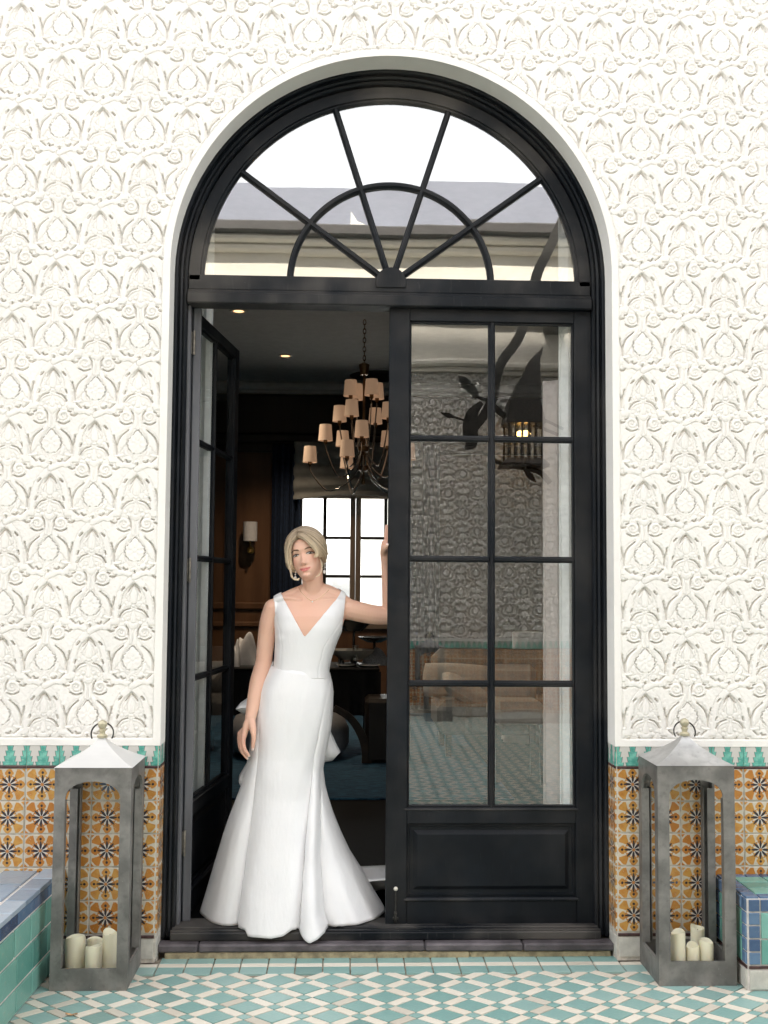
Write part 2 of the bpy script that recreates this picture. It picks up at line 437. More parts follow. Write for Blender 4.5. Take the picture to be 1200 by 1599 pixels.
    # deep knife cuts
    def cut(pts, ws, dp=-.55):
        pts2 = [tuple(p) for p in crom(pts, 5*len(pts))]; w2 = list(np.interp(np.linspace(0, 1, len(pts2)), np.linspace(0, 1, len(ws)), ws))
        def fn(H, A, Y_, X_):
            d, t = seg(A, Y_, pts2, w2); return np.where(d < 4, np.minimum(H, dp+(H-dp)*smst(-1.2, 3.2, d)), H)
        elem(fn)
    cut([(44, 64), (80, 32), (98, -10), (101, -58)], [1.2, 2.6, 3.0, 1.8]); cut([(101, -58), (107, -10), (116, 34)], [1.5, 3.2, 2.4])
    cut([(18, 248), (48, 236), (70, 206)], [1.2, 2.2, 2.8]); cut([(2, 368), (16, 352), (29, 332)], [4.2, 4, 2])
    cut([(92, 138), (108, 134), (122, 142)], [2, 4.2, 2]); cut([(70, -98), (94, -76)], [2.6, 2.2], -.3)
    cut([(48, 352), (60, 338)], [3.4, 3]); cut([(34, -96), (46, -100), (54, -88)], [2, 3.2, 2.4])
    cut([(32, 100), (58, 92), (86, 104)], [1.4, 2.4, 1.2]); cut([(22, 112), (24, 142), (34, 160)], [1.6, 2.2, 1.4])
    cut([(0, -112), (0, -104)], [3, 2.4]); cut([(64, 262), (70, 246)], [2.4, 2]); cut([(78, 156), (90, 152)], [2, 2.6])
    H = np.clip(H, -1.3, 1.05)
    return np.interp(H, [-1.3, -.55, .30, 1.05], [-1.2, -.62, .56, 1.03])      # flat carving, sharp undercuts
TILE = relief_tile()
RELIEF_D = .0125
def relief_h(ix, iz): return TILE[iz % NZ, ix % NX]
OPEN_W, SPRING, ZF = .9667, 2.952, .8955
X0R = 1.284                      # a medallion axis measured on the wall
Z0R = 1.487
def open_dist(x, z):
    "distance outside the door opening"
    return np.where(z > SPRING, np.hypot(x, z-SPRING), np.abs(x))-OPEN_W
TILE_W = TILE.copy()                # the same carving with broader cuts, for the far wall
for _ in range(3): TILE_W = np.minimum.reduce([TILE_W, np.roll(TILE_W, 1, 0), np.roll(TILE_W, -1, 0), np.roll(TILE_W, 1, 1), np.roll(TILE_W, -1, 1)])
def relief_mesh(name, xa, xb, za, zb, st, mat, cut=True, bandz=.928, depth=RELIEF_D, T=None):
    T = TILE if T is None else T
    dx, dz = PX/NX, PZ/NZ
    i0, i1 = int(math.floor((xa-X0R)/dx/st))*st, int(math.ceil((xb-X0R)/dx/st))*st
    k0, k1 = int(math.floor((za-Z0R)/dz/st))*st, int(math.ceil((zb-Z0R)/dz/st))*st
    I = np.arange(i0, i1+1, st); K = np.arange(k0, k1+1, st)
    ii, kk = np.meshgrid(I, K, indexing='xy')
    x = X0R+ii*dx; z = Z0R+kk*dz
    x = np.clip(x, xa, xb); z = np.clip(z, za, zb)
    h = T[(kk+int(round(165/540*NZ))) % NZ, (ii+NX//2) % NX]
    # hand-cut unevenness
    h = h*(1+.10*np.sin(x*9.1+z*3.3)*np.sin(z*7.7-x*2.1))
    y = depth*(1-h)
    if cut:
        d = open_dist(x, z)
        m = smst(.030, .038, d)*smst(bandz-.004, bandz+.004, z)
        y = y*m
        y = np.where((m > .02) & (m < .9), y+.004, y)        # scored line where band and carving meet
        ins = d < 0
        near = np.zeros_like(ins); o = ~ins
        for a, b in ((0, 1), (1, 0), (0, -1), (-1, 0), (1, 1), (-1, -1), (1, -1), (-1, 1)):
            near |= np.roll(np.roll(o, a, 0), b, 1)
        s_ = ins & near
        cz = np.where(z > SPRING, SPRING, z); vx, vz = x, z-cz; L = np.hypot(vx, vz)+1e-9
        x = np.where(s_, vx/L*OPEN_W, x); z = np.where(s_, cz+vz/L*OPEN_W, z); y = np.where(s_, 0, y)
    V = np.stack([x, y, z], -1).reshape(-1, 3)
    F_ = quads(*ii.shape)
    if cut:
        bad = (ins & ~s_).ravel(); sn = s_.ravel()
        keep = ~bad[F_].any(1) & ~(sn[F_].all(1)); F_ = F_[keep]
    used = np.zeros(len(V), bool); used[F_.ravel()] = True; re = np.cumsum(used)-1
    return grid_mesh(name, V[used], re[F_], mat)

facade = thing("facade_wall", "white carved plaster wall with tiled foot around the arched black doorway", "wall", (0, 0, 0))
link("carved_relief", relief_mesh("carved relief", -1.97, 1.97, ZF, 4.42, 1, M_RELIEF), facade)
mb = MB()
for sx in (-1, 1):      # the relief goes on beyond the picture
    me = relief_mesh("carved relief", *sorted((sx*1.97, sx*3.3)), ZF, 4.42, 3, M_RELIEF, cut=False); link("carved_relief", me, facade)
mb.box(-16, 16, .0, .32, 4.42, 16.2); mb.box(-16, -3.3, .0, .3, -.02, 4.42); mb.box(3.3, 16, .0, .3, -.02, 4.42)
mb.build("upper_wall", M_PLASTER, facade)
# reveal and the body of the wall behind the carving
mb = MB()
def arch_path(o, zb, n=48):
    r = OPEN_W-o
    return [(-r, zb)]+[(-r*math.cos(a), SPRING+r*math.sin(a)) for a in np.linspace(0, PI, n)]+[(r, zb)]
def sweep(mb, prof, zb, n=48):
    "prof: (inset from the opening edge, depth y), swept up the jamb, round the arch and down"
    paths = [arch_path(o, zb, n) for o, y in prof]
    rings = [[(paths[j][i][0], prof[j][1], paths[j][i][1]) for j in range(len(prof))] for i in range(len(paths[0]))]
    return mb.loft(rings, closed=True, cap=True)
pth = arch_path(0, ZF)
mb.loft([[(x, 0, z), (x, .127, z)] for x, z in pth], closed=False, cap=False)
mb.build("reveal", M_PLASTER, facade, smooth=True)
mb = MB()     # solid wall core, behind the carved face, with the opening left out
for sx in (-1, 1):
    mb.prism([(sx*OPEN_W*1.003, -.02), (sx*3.6, -.02), (sx*3.6, 4.42)]+[(0, 4.42)]+[(sx*OPEN_W*1.003*math.sin(a), SPRING+OPEN_W*1.003*math.cos(a)) for a in np.linspace(0, PI/2, 24)], .052, .32)
mb.build("wall_core", M_GROUT, facade)

# dado tiles, one object each (front faces and the returns in the reveal)
def slab(w, h, d=.010, c=.0022):
    mb = MB(); a, b = w/2, h/2
    mb.loft([[(-a, 0, -b), (a, 0, -b), (a, 0, b), (-a, 0, b)], [(-a, -d+c*.6, -b), (a, -d+c*.6, -b), (a, -d+c*.6, b), (-a, -d+c*.6, b)],
             [(-a+c, -d, -b+c), (a-c, -d, -b+c), (a-c, -d, b-c), (-a+c, -d, b-c)]])
    return mb
TP = .137
me_o = slab(.131, .131).mesh("orange tile", M_OTILE); me_t = slab(.1345, .083).mesh("tree tile", M_TREE)
me_b = slab(.134, .0095, .012).mesh("trim tile", M_BROWN); me_p = slab(.129, .080).mesh("plinth tile", M_PLINTH); me_b2 = slab(.134, .012, .011).mesh("trim tile", M_BROWN)
me_oh = slab(.118, .131).mesh("orange tile", M_OTILE); me_th = slab(.118, .083).mesh("tree tile", M_TREE); me_ph = slab(.116, .08).mesh("plinth tile", M_PLINTH); me_bh = slab(.118, .0095, .012).mesh("trim tile", M_BROWN)
jj = lambda s=.0008: random.uniform(-s, s)
YT = .012
for sx in (-1, 1):
    for k in range(17):
        x = sx*(OPEN_W+.010+.0665+k*TP)
        for r in range(5):
            inst("orange_tile", me_o, facade, (x+jj(), YT+jj(), .119+.0685+r*TP-.0005*k+jj()), (jj(.006), random.choice((0, PI/2, PI, -PI/2))+jj(.01), jj(.006)))
        inst("tree_tile", me_t, facade, (x+jj(), YT+jj(.0005), .8535+jj()), (jj(.006), jj(.006), jj(.006)))
        inst("trim_tile", me_b, facade, (x+jj(), YT, .8055)); inst("trim_tile", me_b2, facade, (x+jj(), YT, .1075))
        inst("plinth_tile", me_p, facade, (x+jj(), YT+jj(), .0565+jj()), (jj(.006), jj(.006), jj(.006)))
    xr = sx*(OPEN_W+.011); rz = -sx*PI/2
    for r in range(5): inst("orange_tile", me_oh, facade, (xr, .066, .119+.0685+r*TP), (0, 0, rz))
    inst("tree_tile", me_th, facade, (xr, .066, .8535), (0, 0, rz)); inst("trim_tile", me_bh, facade, (xr, .066, .8055), (0, 0, rz)); inst("plinth_tile", me_ph, facade, (xr, .066, .0565), (0, 0, rz))
    mb = MB(); mb.box(sx*(OPEN_W+.0095), sx*3.6, .0065, .052, 0, ZF-.002); mb.box(sx*(OPEN_W+.0065), sx*(OPEN_W+.03), .0069, .127, 0, ZF-.001)
    mb.build("tile_bed", M_GROUT, facade)

# ------------------------------------------------------------------ courtyard floor
floor = thing("courtyard_floor", None, None, (0, 0, 0)); tag(floor, "teal and cream lattice tiled courtyard floor", kind='structure')
mb = MB(); mb.box(-7, 7, -9.2, .32, -.2, -.008); mb.build("floor_bed", M_GROUT_D, floor)
def flat_tile(poly, name, mat, h=.009, c=.0018):
    cx = sum(p[0] for p in poly)/len(poly); cy_ = sum(p[1] for p in poly)/len(poly)
    ins = []
    for x, y in poly:
        L = math.hypot(x-cx, y-cy_); ins.append((x+(cx-x)/L*c*1.6, y+(cy_-y)/L*c*1.6))
    mb = MB(); mb.loft([[(x, y, -h) for x, y in poly], [(x, y, -c*.5) for x, y in poly], [(x, y, 0) for x, y in ins]])
    return mb.mesh(name, mat)
LX, LY, LB = .2105, .184, .31          # lattice pitch, and the share of the small squares
ga = .0022
def rh(fx, fy): return [(fx, 0), (0, fy), (-fx, 0), (0, -fy)]
bigk, smk = 1-LB, LB
me_big = flat_tile(rh(LX/2*bigk-ga*2, LY/2*bigk-ga*2), "rhombus tile", M_TEAL)
me_sm = flat_tile(rh(LX/2*smk-ga*2, LY/2*smk-ga*2), "small rhombus tile", M_TEAL)
a1, a2 = np.array([LX/2, LY/2]), np.array([LX/2, -LY/2])
def para(A, B):
    return [tuple(p) for p in (A/2+B/2, -A/2+B/2, -A/2-B/2, A/2-B/2)]
g_ = 1-.035
me_c1 = flat_tile(para(a1*(bigk-.03), a2*(smk-.03)), "cream tile", M_CREAM); me_c2 = flat_tile(para(a1*(smk-.03), a2*(bigk-.03)), "cream tile", M_CREAM)
FX0, FY0 = -.655, -.198
far = {'big': MB(), 'cream': MB()}
def put_tile(name, me, x, y, store):
    if -1.95 < x < 1.95 and -.90 < y < -.131:
        inst(name, me, floor, (x, y, jj(.0007)), (jj(.008), jj(.008), jj(.01)))
    elif -3.4 < x < 3.4 and -7.9 < y < -.131:
        far[store].add([(v.co.x+x, v.co.y+y, v.co.z) for v in me.vertices], [tuple(p.vertices) for p in me.polygons])
for i in range(-95, 61):
    for j in range(-61, 95):
        c = np.array([FX0, FY0])+a1*i+a2*j
        if abs(c[0]) > 3.5 or c[1] > .1 or c[1] < -8: continue
        put_tile("rhombus_tile", me_big, *c, 'big')
        put_tile("cream_tile", me_c1, *(c+a2/2), 'cream'); put_tile("cream_tile", me_c2, *(c+a1/2), 'cream')
        put_tile("small_tile", me_sm, *(c+a1/2+a2/2), 'big')
far['big'].build("far_teal_tiles", M_TEAL, floor)['kind'] = 'stuff'; far['cream'].build("far_cream_tiles", M_CREAM, floor)['kind'] = 'stuff'
BW = .1135
me_r1 = flat_tile([(BW/2-.003, .040), (-BW/2+.003, .040), (-BW/2+.003, -.040), (BW/2-.003, -.040)], "border tile", M_TEAL)
me_st = flat_tile([(BW/2-.003, .019), (-BW/2+.003, .019), (-BW/2+.003, -.019), (BW/2-.003, -.019)], "cream strip", M_CREAM)
me_r0 = flat_tile([(BW/2-.003, .034), (-BW/2+.003, .034), (-BW/2+.003, -.034), (BW/2-.003, -.034)], "border tile", M_TEAL)
for k in range(-17, 18):
    x = k*BW+.012
    inst("border_tile", me_r1, floor, (x, -.087, jj(.0007)), (jj(.006), jj(.006), jj(.008)))
    if abs(x) < .94: inst("border_strip", me_st, floor, (x, -.024, jj(.0007)), (jj(.006), jj(.006), jj(.008)))
    else: inst("border_strip", me_st, floor, (x, -.0245, jj(.0007)), (jj(.006), jj(.006), jj(.008)))
    if abs(x) < .93: inst("border_tile", me_r0, floor, (x, .034, jj(.0007)), (jj(.006), jj(.006), jj(.008)))
M_LEAF = pm("dry leaf", (.5, .3, .16), .8, .3, 60)
lp = atz(112, 1586, 0); mb = MB()
mb.loft([[(lp[0]-.022+.011*i, lp[1]-(.009*math.sin(i/4*PI)), .002+.006*abs(i-2)/2+.002*(i % 2)), (lp[0]-.022+.011*i, lp[1]+.0003, .004), (lp[0]-.022+.011*i, lp[1]+(.009*math.sin(i/4*PI)), .003+.008*abs(i-2)/2)] for i in range(5)], closed=False, cap=False)
o = mb.build("fallen_leaf", M_LEAF, smooth=True); tag(o, "small curled dry leaf on the floor near the grey lantern with four stubby candles", "leaf")
# ------------------------------------------------------------------ the arched doorway
def black_mat(name, worn):
    m = Mat(name); n = m.noise(5, 4); g = m.noise(90, 3, stretch=(1, 1, .12)); sp = m.noise(110, 3); d = m.noise(2.2, 3)
    c = m.mix(n.soft(.35, .7), (.0030, .0046, .0072), (.0058, .0082, .0120))
    c = m.mix(d.soft(.38, .72)*worn, c, (.080, .073, .067)); c = m.mix(g.soft(.6, .75)*.35*worn, c, (.075, .072, .07))
    c = m.mix(sp.soft(.74, .78)*(.25+worn*.4), c, (.20, .19, .18))
    m.color(c).set(rough=n.soft(.2, .8)*.14+.42, spec=.2); m.bump(g*.8+n*.6, .0009); return m.m
M_BLACK = black_mat("black door paint", .28); M_BLACKW = black_mat("weathered black paint", 1.0); M_SILL = black_mat("worn sill paint", 1.6)
M_JAMB = pm("grey worn jamb paint", (.115, .115, .125), .6, .3, 7, .001, 60, stretch=(1, 1, .2))
M_IRON = pm("dark iron fittings", (.05, .047, .043), .45, .4, 40, .0008, 90, metal=.7)
M_BRASSW = pm("worn steel hinge", (.21, .19, .16), .5, .4, 40, .0008, 120, metal=.6)
M_BONE = pm("white bolt knob", (.62, .58, .5), .35, .1)
def glass_mat(name, f0, wav=.0):
    m = Mat(name); t = m.t
    tr = m.node("ShaderNodeBsdfTransparent"); tr.inputs[0].default_value = (.95, .965, .96, 1)
    gl = m.node("ShaderNodeBsdfGlossy"); gl.inputs['Roughness'].default_value = 0.0; gl.inputs[0].default_value = (1, .99, .97, 1)
    lw = m.node("ShaderNodeLayerWeight"); lw.inputs[0].default_value = .5
    f = X(t, lw.outputs['Facing']).pw(5.)*(.94-f0)+(f0+.045)
    if wav:
        bp = m.node("ShaderNodeBump"); bp.inputs['Distance'].default_value = wav; bp.inputs['Strength'].default_value = 1
        h = m.noise(3.2, 1, vec=m.pos()); t.links.new(h.k, bp.inputs['Height']); t.links.new(bp.outputs[0], gl.inputs['Normal'])
    mx = m.node("ShaderNodeMixShader"); t.links.new(f.clamp().k, mx.inputs[0]); t.links.new(tr.outputs[0], mx.inputs[1]); t.links.new(gl.outputs[0], mx.inputs[2])
    t.links.new(mx.outputs[0], m.out.inputs[0]); return m.m
M_GLASS = glass_mat("old door glass", .12, .0003); M_GLASSF = glass_mat("reflective fanlight glass", .34, .0002); M_GLASSW = glass_mat("window glass", .03)

door = thing("arched_doorway", "tall black arched double door with a fanlight, its left leaf swung open inwards", "door", (0, .2, .06))
mb = MB(); mb.box(-.925, .925, .095, .150, .059, .094, .004); mb.box(-.925, .925, .150, .285, .059, .100, .003)
mb.box(-.925, .925, .105, .125, .0945, .099, .001)
mb.build("sill", M_SILL, door)
mb = MB()
M_STONE = pm("purple grey worn stone", (.085, .073, .079), .6, .55, 8, .009, 13)
xs = [-.972, -.80, .16, .58, .972]
for i in range(4):
    mb = MB(); mb.box(xs[i]+.001, xs[i+1]-.001, .046+jj(.003), .12, .026, .0585+jj(.001), .007); mb.build("sill_stone", M_STONE, door)
mb = MB(); mb.box(-.94, .35, .056, .12, -.006, .0255, .005); mb.box(.352, .96, .062, .12, -.006, .0255, .006); mb.build("bedding_mortar", pm("sandy mortar", (.33, .27, .17), .9, .3, 30, .003, 80), door)

# moulded outer frame, swept round the opening
mb = MB()
sweep(mb, [(0, .127), (.0, .24), (.052, .24), (.052, .164), (.0475, .158), (.041, .158), (.0385, .166), (.0355, .166), (.0335, .150), (.026, .144), (.020, .147), (.0175, .152), (.0155, .152), (.0135, .131), (.009, .127)], .06, 64)
frame = mb.build("outer_frame", M_BLACK, door, smooth=35)
mb = MB()
mb.box(-.9145, -.860, .2405, .262, .10, 2.83, .002); mb.box(.896, .9145, .2405, .262, .10, 2.83, .002)
mb.build("jamb_stop", M_JAMB, door)
mb = MB(); mb.box(-.9145, -.9005, .19, .2402, .10, 2.83, .002); mb.build("jamb_lining", M_JAMB, door)
# transom
mb = MB(); mb.box(-.9145, .9145, .146, .262, 2.832, 2.882, .005); mb.box(-.9145, .9145, .170, .262, 2.8815, 2.90, .003)
mb.build("transom_bar", M_BLACKW, door)

# fanlight sash
FZ, RO, RG, RR, RH = 2.945, .912, .845, .458, .071
mb = MB()
def arcring(mb, r0, r1, prof, a0=0, a1=PI, n=56, cz=FZ):
    "prof: list of (t, y), t 0..1 from r0 to r1, closed section"
    rings = []
    for a in np.linspace(a0, a1, n):
        rings.append([(-(r0+(r1-r0)*t)*math.cos(a), y, cz+(r0+(r1-r0)*t)*math.sin(a)) for t, y in prof])
    return mb.loft(rings)
arcring(mb, RG, RO, [(0, .222), (0, .196), (.12, .186), (.22, .186), (.26, .176), (1, .176), (1, .222)])
mb.box(-RO, RO, .176, .222, 2.9005, 2.968, .003)
mb.build("fanlight_sash", M_BLACKW, door, smooth=30)
mb = MB()
def barxz(mb, p0, p1, w, y0, y1):
    "moulded glazing bar between two points of the x,z plane"
    p0, p1 = np.array(p0, float), np.array(p1, float); d = (p1-p0)/np.linalg.norm(p1-p0); n = np.array([-d[1], d[0]])
    sec = [(-.5, y1), (-.5, y0+.012), (-.32, y0+.008), (-.2, y0), (.2, y0), (.32, y0+.008), (.5, y0+.012), (.5, y1)]
    return mb.loft([[(p[0]+n[0]*a*w, y, p[1]+n[1]*a*w) for a, y in sec] for p in (p0, p1)])
BA = [math.radians(a) for a in (-53.5, -17.8, 17.8, 53.8)]
for a in BA:
    s_, c_ = math.sin(a), math.cos(a)
    mb = MB(); barxz(mb, (RH*.9*s_, FZ+RH*.9*c_), (RG*1.004*s_, FZ+RG*1.004*c_), .028, .178, .212); mb.build("fanlight_bar", M_BLACK, door)
mb = MB(); arcring(mb, RR-.015, RR+.015, [(0, .212), (0, .192), (.2, .187), (.32, .1795), (.68, .1795), (.8, .187), (1, .192), (1, .212)], a0=.045, a1=PI-.045); mb.build("fanlight_ring", M_BLACK, door, smooth=30)
mb = MB(); mb.prism([(RH*math.cos(a), FZ+RH*math.sin(a)) for a in np.linspace(-.35, PI+.35, 30)], .170, .214); mb.build("fanlight_hub", M_BLACKW, door, bevel=.004)
# fanlight panes
ab = [-PI/2]+BA+[PI/2]
zb_ = 2.967
for i in range(5):
    for (q0, q1, nm) in ((RH*.6, RR, 0), (RR, RG+.004, 1)):
        pts = []
        for a in np.linspace(ab[i], ab[i+1], 10): pts.append((q1*math.sin(a), max(zb_, FZ+q1*math.cos(a))))
        for a in np.linspace(ab[i+1], ab[i], 6): pts.append((q0*math.sin(a), max(zb_, FZ+q0*math.cos(a))))
        cx = sum(p[0] for p in pts)/len(pts); cz = sum(p[1] for p in pts)/len(pts)
        tx, tz = jj(.0035), jj(.0035)
        mb = MB(); vs = [(x, .204+tx*(x-cx)+tz*(z-cz), z) for x, z in pts]
        mb.add(vs, [tuple(range(len(vs)))]); mb.build("fanlight_pane", M_GLASSF, door)

# a door leaf in local coordinates: x from 0 (hinge) to LW, y 0 = outer face, thickness DT, z from 0
LW, LH, DT = .925, 2.745, .045
def leaf(parent, name, loc, rz, mirror, mat, label=None, meet=.098, hinge=.070):
    mx = -1 if mirror else 1
    z0, z1 = .512, 2.688                     # glazed opening
    xa, xb = hinge+.013, LW-meet+.006
    mb = MB()
    B = lambda a, b, c, d, e=.003, y0=0, y1=DT: mb.box(mx*a, mx*b, y0, y1, c, d, e)
    B(0, xa, 0, LH); B(xb, LW, 0, LH); B(xa, xb, z1, LH); B(xa, xb, .442, z0); B(xa, xb, 0, .123)
    lf = mb.build(name, mat, parent, local=True, bevel=0)
    lf.location = np.array(loc)-org(parent); lf.rotation_euler = (0, 0, rz)
    # moulded bead round the opening
    mb = MB(); w_ = .009
    for a, b, c, d in ((xa, xa+w_, z0, z1), (xb-w_, xb, z0, z1), (xa+w_, xb-w_, z0, z0+w_), (xa+w_, xb-w_, z1-w_, z1)): mb.box(mx*a, mx*b, .010, .034, c, d, .003)
    mb.build("glazing_bead", M_BLACK, lf, local=True)
    xm = (xa+xb)/2; zs = [z0, .512+.541, 1.056+.541, 1.62+.527, z1]
    zs = [z0, 1.054, 1.609, 2.154, z1]
    mb = MB(); barxz(mb, (mx*xm, z0), (mx*xm, z1), .032, .006, .036); mb.build("glazing_bar", M_BLACK, lf, local=True)
    for z in zs[1:-1]:
        for a, b in ((xa+w_*.5, xm-.0135), (xm+.0135, xb-w_*.5)):
            mb = MB(); barxz(mb, (mx*a, z), (mx*b, z), .028, .0065, .036); mb.build("glazing_bar", M_BLACK, lf, local=True)
    for i in range(4):
        for a, b in ((xa+.002, xm), (xm, xb-.002)):
            cx, cz = (a+b)/2, (zs[i]+zs[i+1])/2; tx, tz = jj(.004), jj(.004)
            mb = MB(); mb.add([(mx*x, .023+tx*(x-cx)+tz*(z-cz), z) for x, z in ((a, zs[i]), (b, zs[i]), (b, zs[i+1]), (a, zs[i+1]))], [(0, 1, 2, 3)])
            mb.build("pane", M_GLASS if mirror else M_GLASSW, lf, local=True)
    # raised and fielded kick panel
    mb = MB(); c, d = .123, .442
    ins = [(0, .016), (.012, .014), (.016, .022), (.030, .022), (.048, .010), (.0481, .010)]
    rings = [[(mx*(xa+o), y, c+o), (mx*(xb-o), y, c+o), (mx*(xb-o), y, d-o), (mx*(xa+o), y, d-o)] for o, y in ins]
    mb.loft(rings, cap=False); k = mb.n; mb.f.append((k-4, k-3, k-2, k-1)); mb.m.append(0)
    mb.add([(mx*xa, .038, c), (mx*xb, .038, c), (mx*xb, .038, d), (mx*xa, .038, d)], [(0, 1, 2, 3)])
    mb.build("kick_panel", mat, lf, local=True)
    mb = MB(); mb.box(mx*(xa-.012), mx*(xb+.012), -.007, .002, .108, .121, .004); mb.box(mx*(xa-.010), mx*(xb+.010), -.004, .002, .4995, .5085, .003)
    mb.build("panel_moulding", M_BLACKW, lf, local=True)
    return lf
leafR = leaf(door, "door_leaf", (.921, .190, .088), 0, True, M_BLACK)
# bolt at the foot of the meeting stile
mb = MB(); bx = -.921+.040
mb.tube([(bx, -.006, .055), (bx, -.006, .168)], .0035); mb.box(bx-.007, bx+.007, -.010, 0, .050, .066, .002); mb.box(bx-.013, bx+.013, -.004, 0, .030, .042, .002); mb.box(bx-.006, bx+.006, -.010, 0, .02, .05, .002)
mb.build("bolt", M_IRON, leafR, local=True)
mb = MB(); mb.ball((bx, -.014, .166), .0095); mb.build("bolt_knob", M_BONE, leafR, local=True, smooth=True)
leafL = leaf(door, "door_leaf", (-.893, .236, .088), math.radians(82.5), False, M_BLACK, meet=.088)
for z in (.35, 1.55, 2.58):
    mb = MB(); mb.box(-.010, .0, .004, .040, z-.05, z+.05, .001); mb.tube([(-.006, -.005, z-.055), (-.006, -.005, z+.055)], .006)
    mb.box(.000, .0385, -.002, .000, z-.052, z+.052, .0004)
    h_ = mb.build("hinge", M_BRASSW, leafL, local=True)
# ------------------------------------------------------------------ the room behind the door
RZ, CZ, BY, RW = .100, 4.05, 8.6, 4.6
def wood_mat(name, a, b, rough=.42):
    m = Mat(name); g = m.noise(7, 5, stretch=(1, 1, .12)); n = m.noise(60, 3, stretch=(1, 1, .04))
    m.color(m.mix(g.soft(.3, .7)*.7+n*.3, a, b)).set(rough=rough); m.bump(n, .0006); return m.m
M_PANEL = wood_mat("brown wall panelling", (.12, .056, .026), (.20, .098, .045)); M_DARKW = wood_mat("dark wood", (.014, .010, .008), (.03, .02, .014))
M_WINW = wood_mat("brown window timber", (.26, .19, .145), (.34, .26, .20))  # window timber lightened to stand in for veiling glare
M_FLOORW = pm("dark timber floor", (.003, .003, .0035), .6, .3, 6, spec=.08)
M_CEIL = pm("ceiling paint", (.60, .60, .58), .9, .05)
M_NAVY = pm("navy curtain cloth", (.012, .026, .062), .85, .2, 30)
M_WHITEC = pm("white curtain cloth", (.82, .83, .82), .9, .05, 30)
M_PINK = pm("pale pink grey curtain lining", (.50, .44, .42), .9, .06, 30)
M_SHADE = Mat("linen lamp shade").color((.62, .50, .40)).set(rough=.9).emission((1, .60, .36), .035).m
M_CHROME = pm("polished nickel", (.6, .58, .55), .18, .08, metal=1); M_BRONZE = pm("aged bronze", (.16, .10, .05), .4, .2, metal=.8)
M_BLIND = pm("grey blind cloth", (.34, .34, .32), .9, .08)
M_WLINEN = pm("white linen", (.72, .72, .74), .9, .05, 20); M_GLINEN = pm("grey patterned cloth", (.33, .34, .36), .9, .3, 70)
M_BLACKC = pm("black table cloth", (.010, .010, .011), .9, .3, 30)
M_CUSH = pm("off white cushion cloth", (.62, .62, .61), .9, .06, 40, .001, 200); M_SOFA = pm("taupe upholstery", (.24, .235, .23), .9, .1, 40, .001, 200)
M_CHINA = pm("white china", (.8, .8, .8), .15, .03); M_SMOKE = pm("smoked dark dish", (.03, .03, .03), .15, .2)
M_GOLD = pm("gilt fitting", (.55, .36, .12), .3, .2, metal=.8)
m_ = Mat("blue woven rug"); a = m_.noise(9, 4, stretch=(1, 6, 1)); b = m_.noise(70, 3, stretch=(.4, 3, 1))
m_.color(m_.mix((a*.6+b*.4).soft(.4, .6), (.003, .028, .070), (.028, .110, .185))).set(rough=.95); m_.bump(b, .003); M_RUG = m_.m

o = MB().box(-RW, RW, .2855, BY+.2, -.05, RZ).build("room_floor", M_FLOORW); tag(o, "dark timber floor of the room behind the door", kind='structure')
o = MB().box(-RW, RW, .325, BY+.2, CZ, CZ+.15).build("room_ceiling", M_CEIL); tag(o, "grey ceiling of the room", kind='structure')
# side walls and the inner face of the front wall
rw = thing("room_wall", "brown panelled walls of the dim room behind the door", "wall", (0, BY, RZ))
mb = MB(); mb.box(-RW-.15, -RW, .325, BY+.2, -.05, 4.3); mb.box(RW, RW+.15, .325, BY+.2, -.05, 4.3); mb.build("side_wall", M_PANEL, rw)
WX0, WX1, WZ0, WZ1 = -.755, .66, 1.05, 2.72
mb = MB(); mb.box(-RW, WX0, BY, BY+.2, RZ, CZ); mb.box(WX1, RW, BY, BY+.2, RZ, CZ); mb.box(WX0, WX1, BY, BY+.2, WZ1, CZ); mb.box(WX0, WX1, BY, BY+.2, RZ, WZ0); mb.build("back_wall", M_PANEL, rw)
mb = MB(); mb.box(-RW, RW, BY-.10, BY-.001, CZ-.10, CZ, .03); mb.box(-RW, RW, BY-.05, BY-.001, CZ-.15, CZ-.1005, .01); mb.build("crown_moulding", M_CEIL, rw)
mb = MB(); mb.box(-RW, RW, BY-.07, BY-.001, 3.40, CZ-.16, .02); mb.box(-RW, RW, BY-.10, BY-.001, 3.30, 3.3995, .02); mb.box(-RW, RW, BY-.085, BY-.0015, 3.18, 3.2995, .02); mb.build("wood_frieze", M_DARKW, rw)
mb = MB(); mb.box(-RW, -1.0, BY-.03, BY-.001, 1.28, 1.36, .01); mb.box(-RW, -1.0, BY-.03, BY-.001, 1.07, 1.13, .01)
for k in range(6): mb.box(-1.05-.55*k, -1.09-.55*k, BY-.02, BY-.001, 1.36, 3.18, .005)
mb.build("panel_rail", M_PANEL, rw)

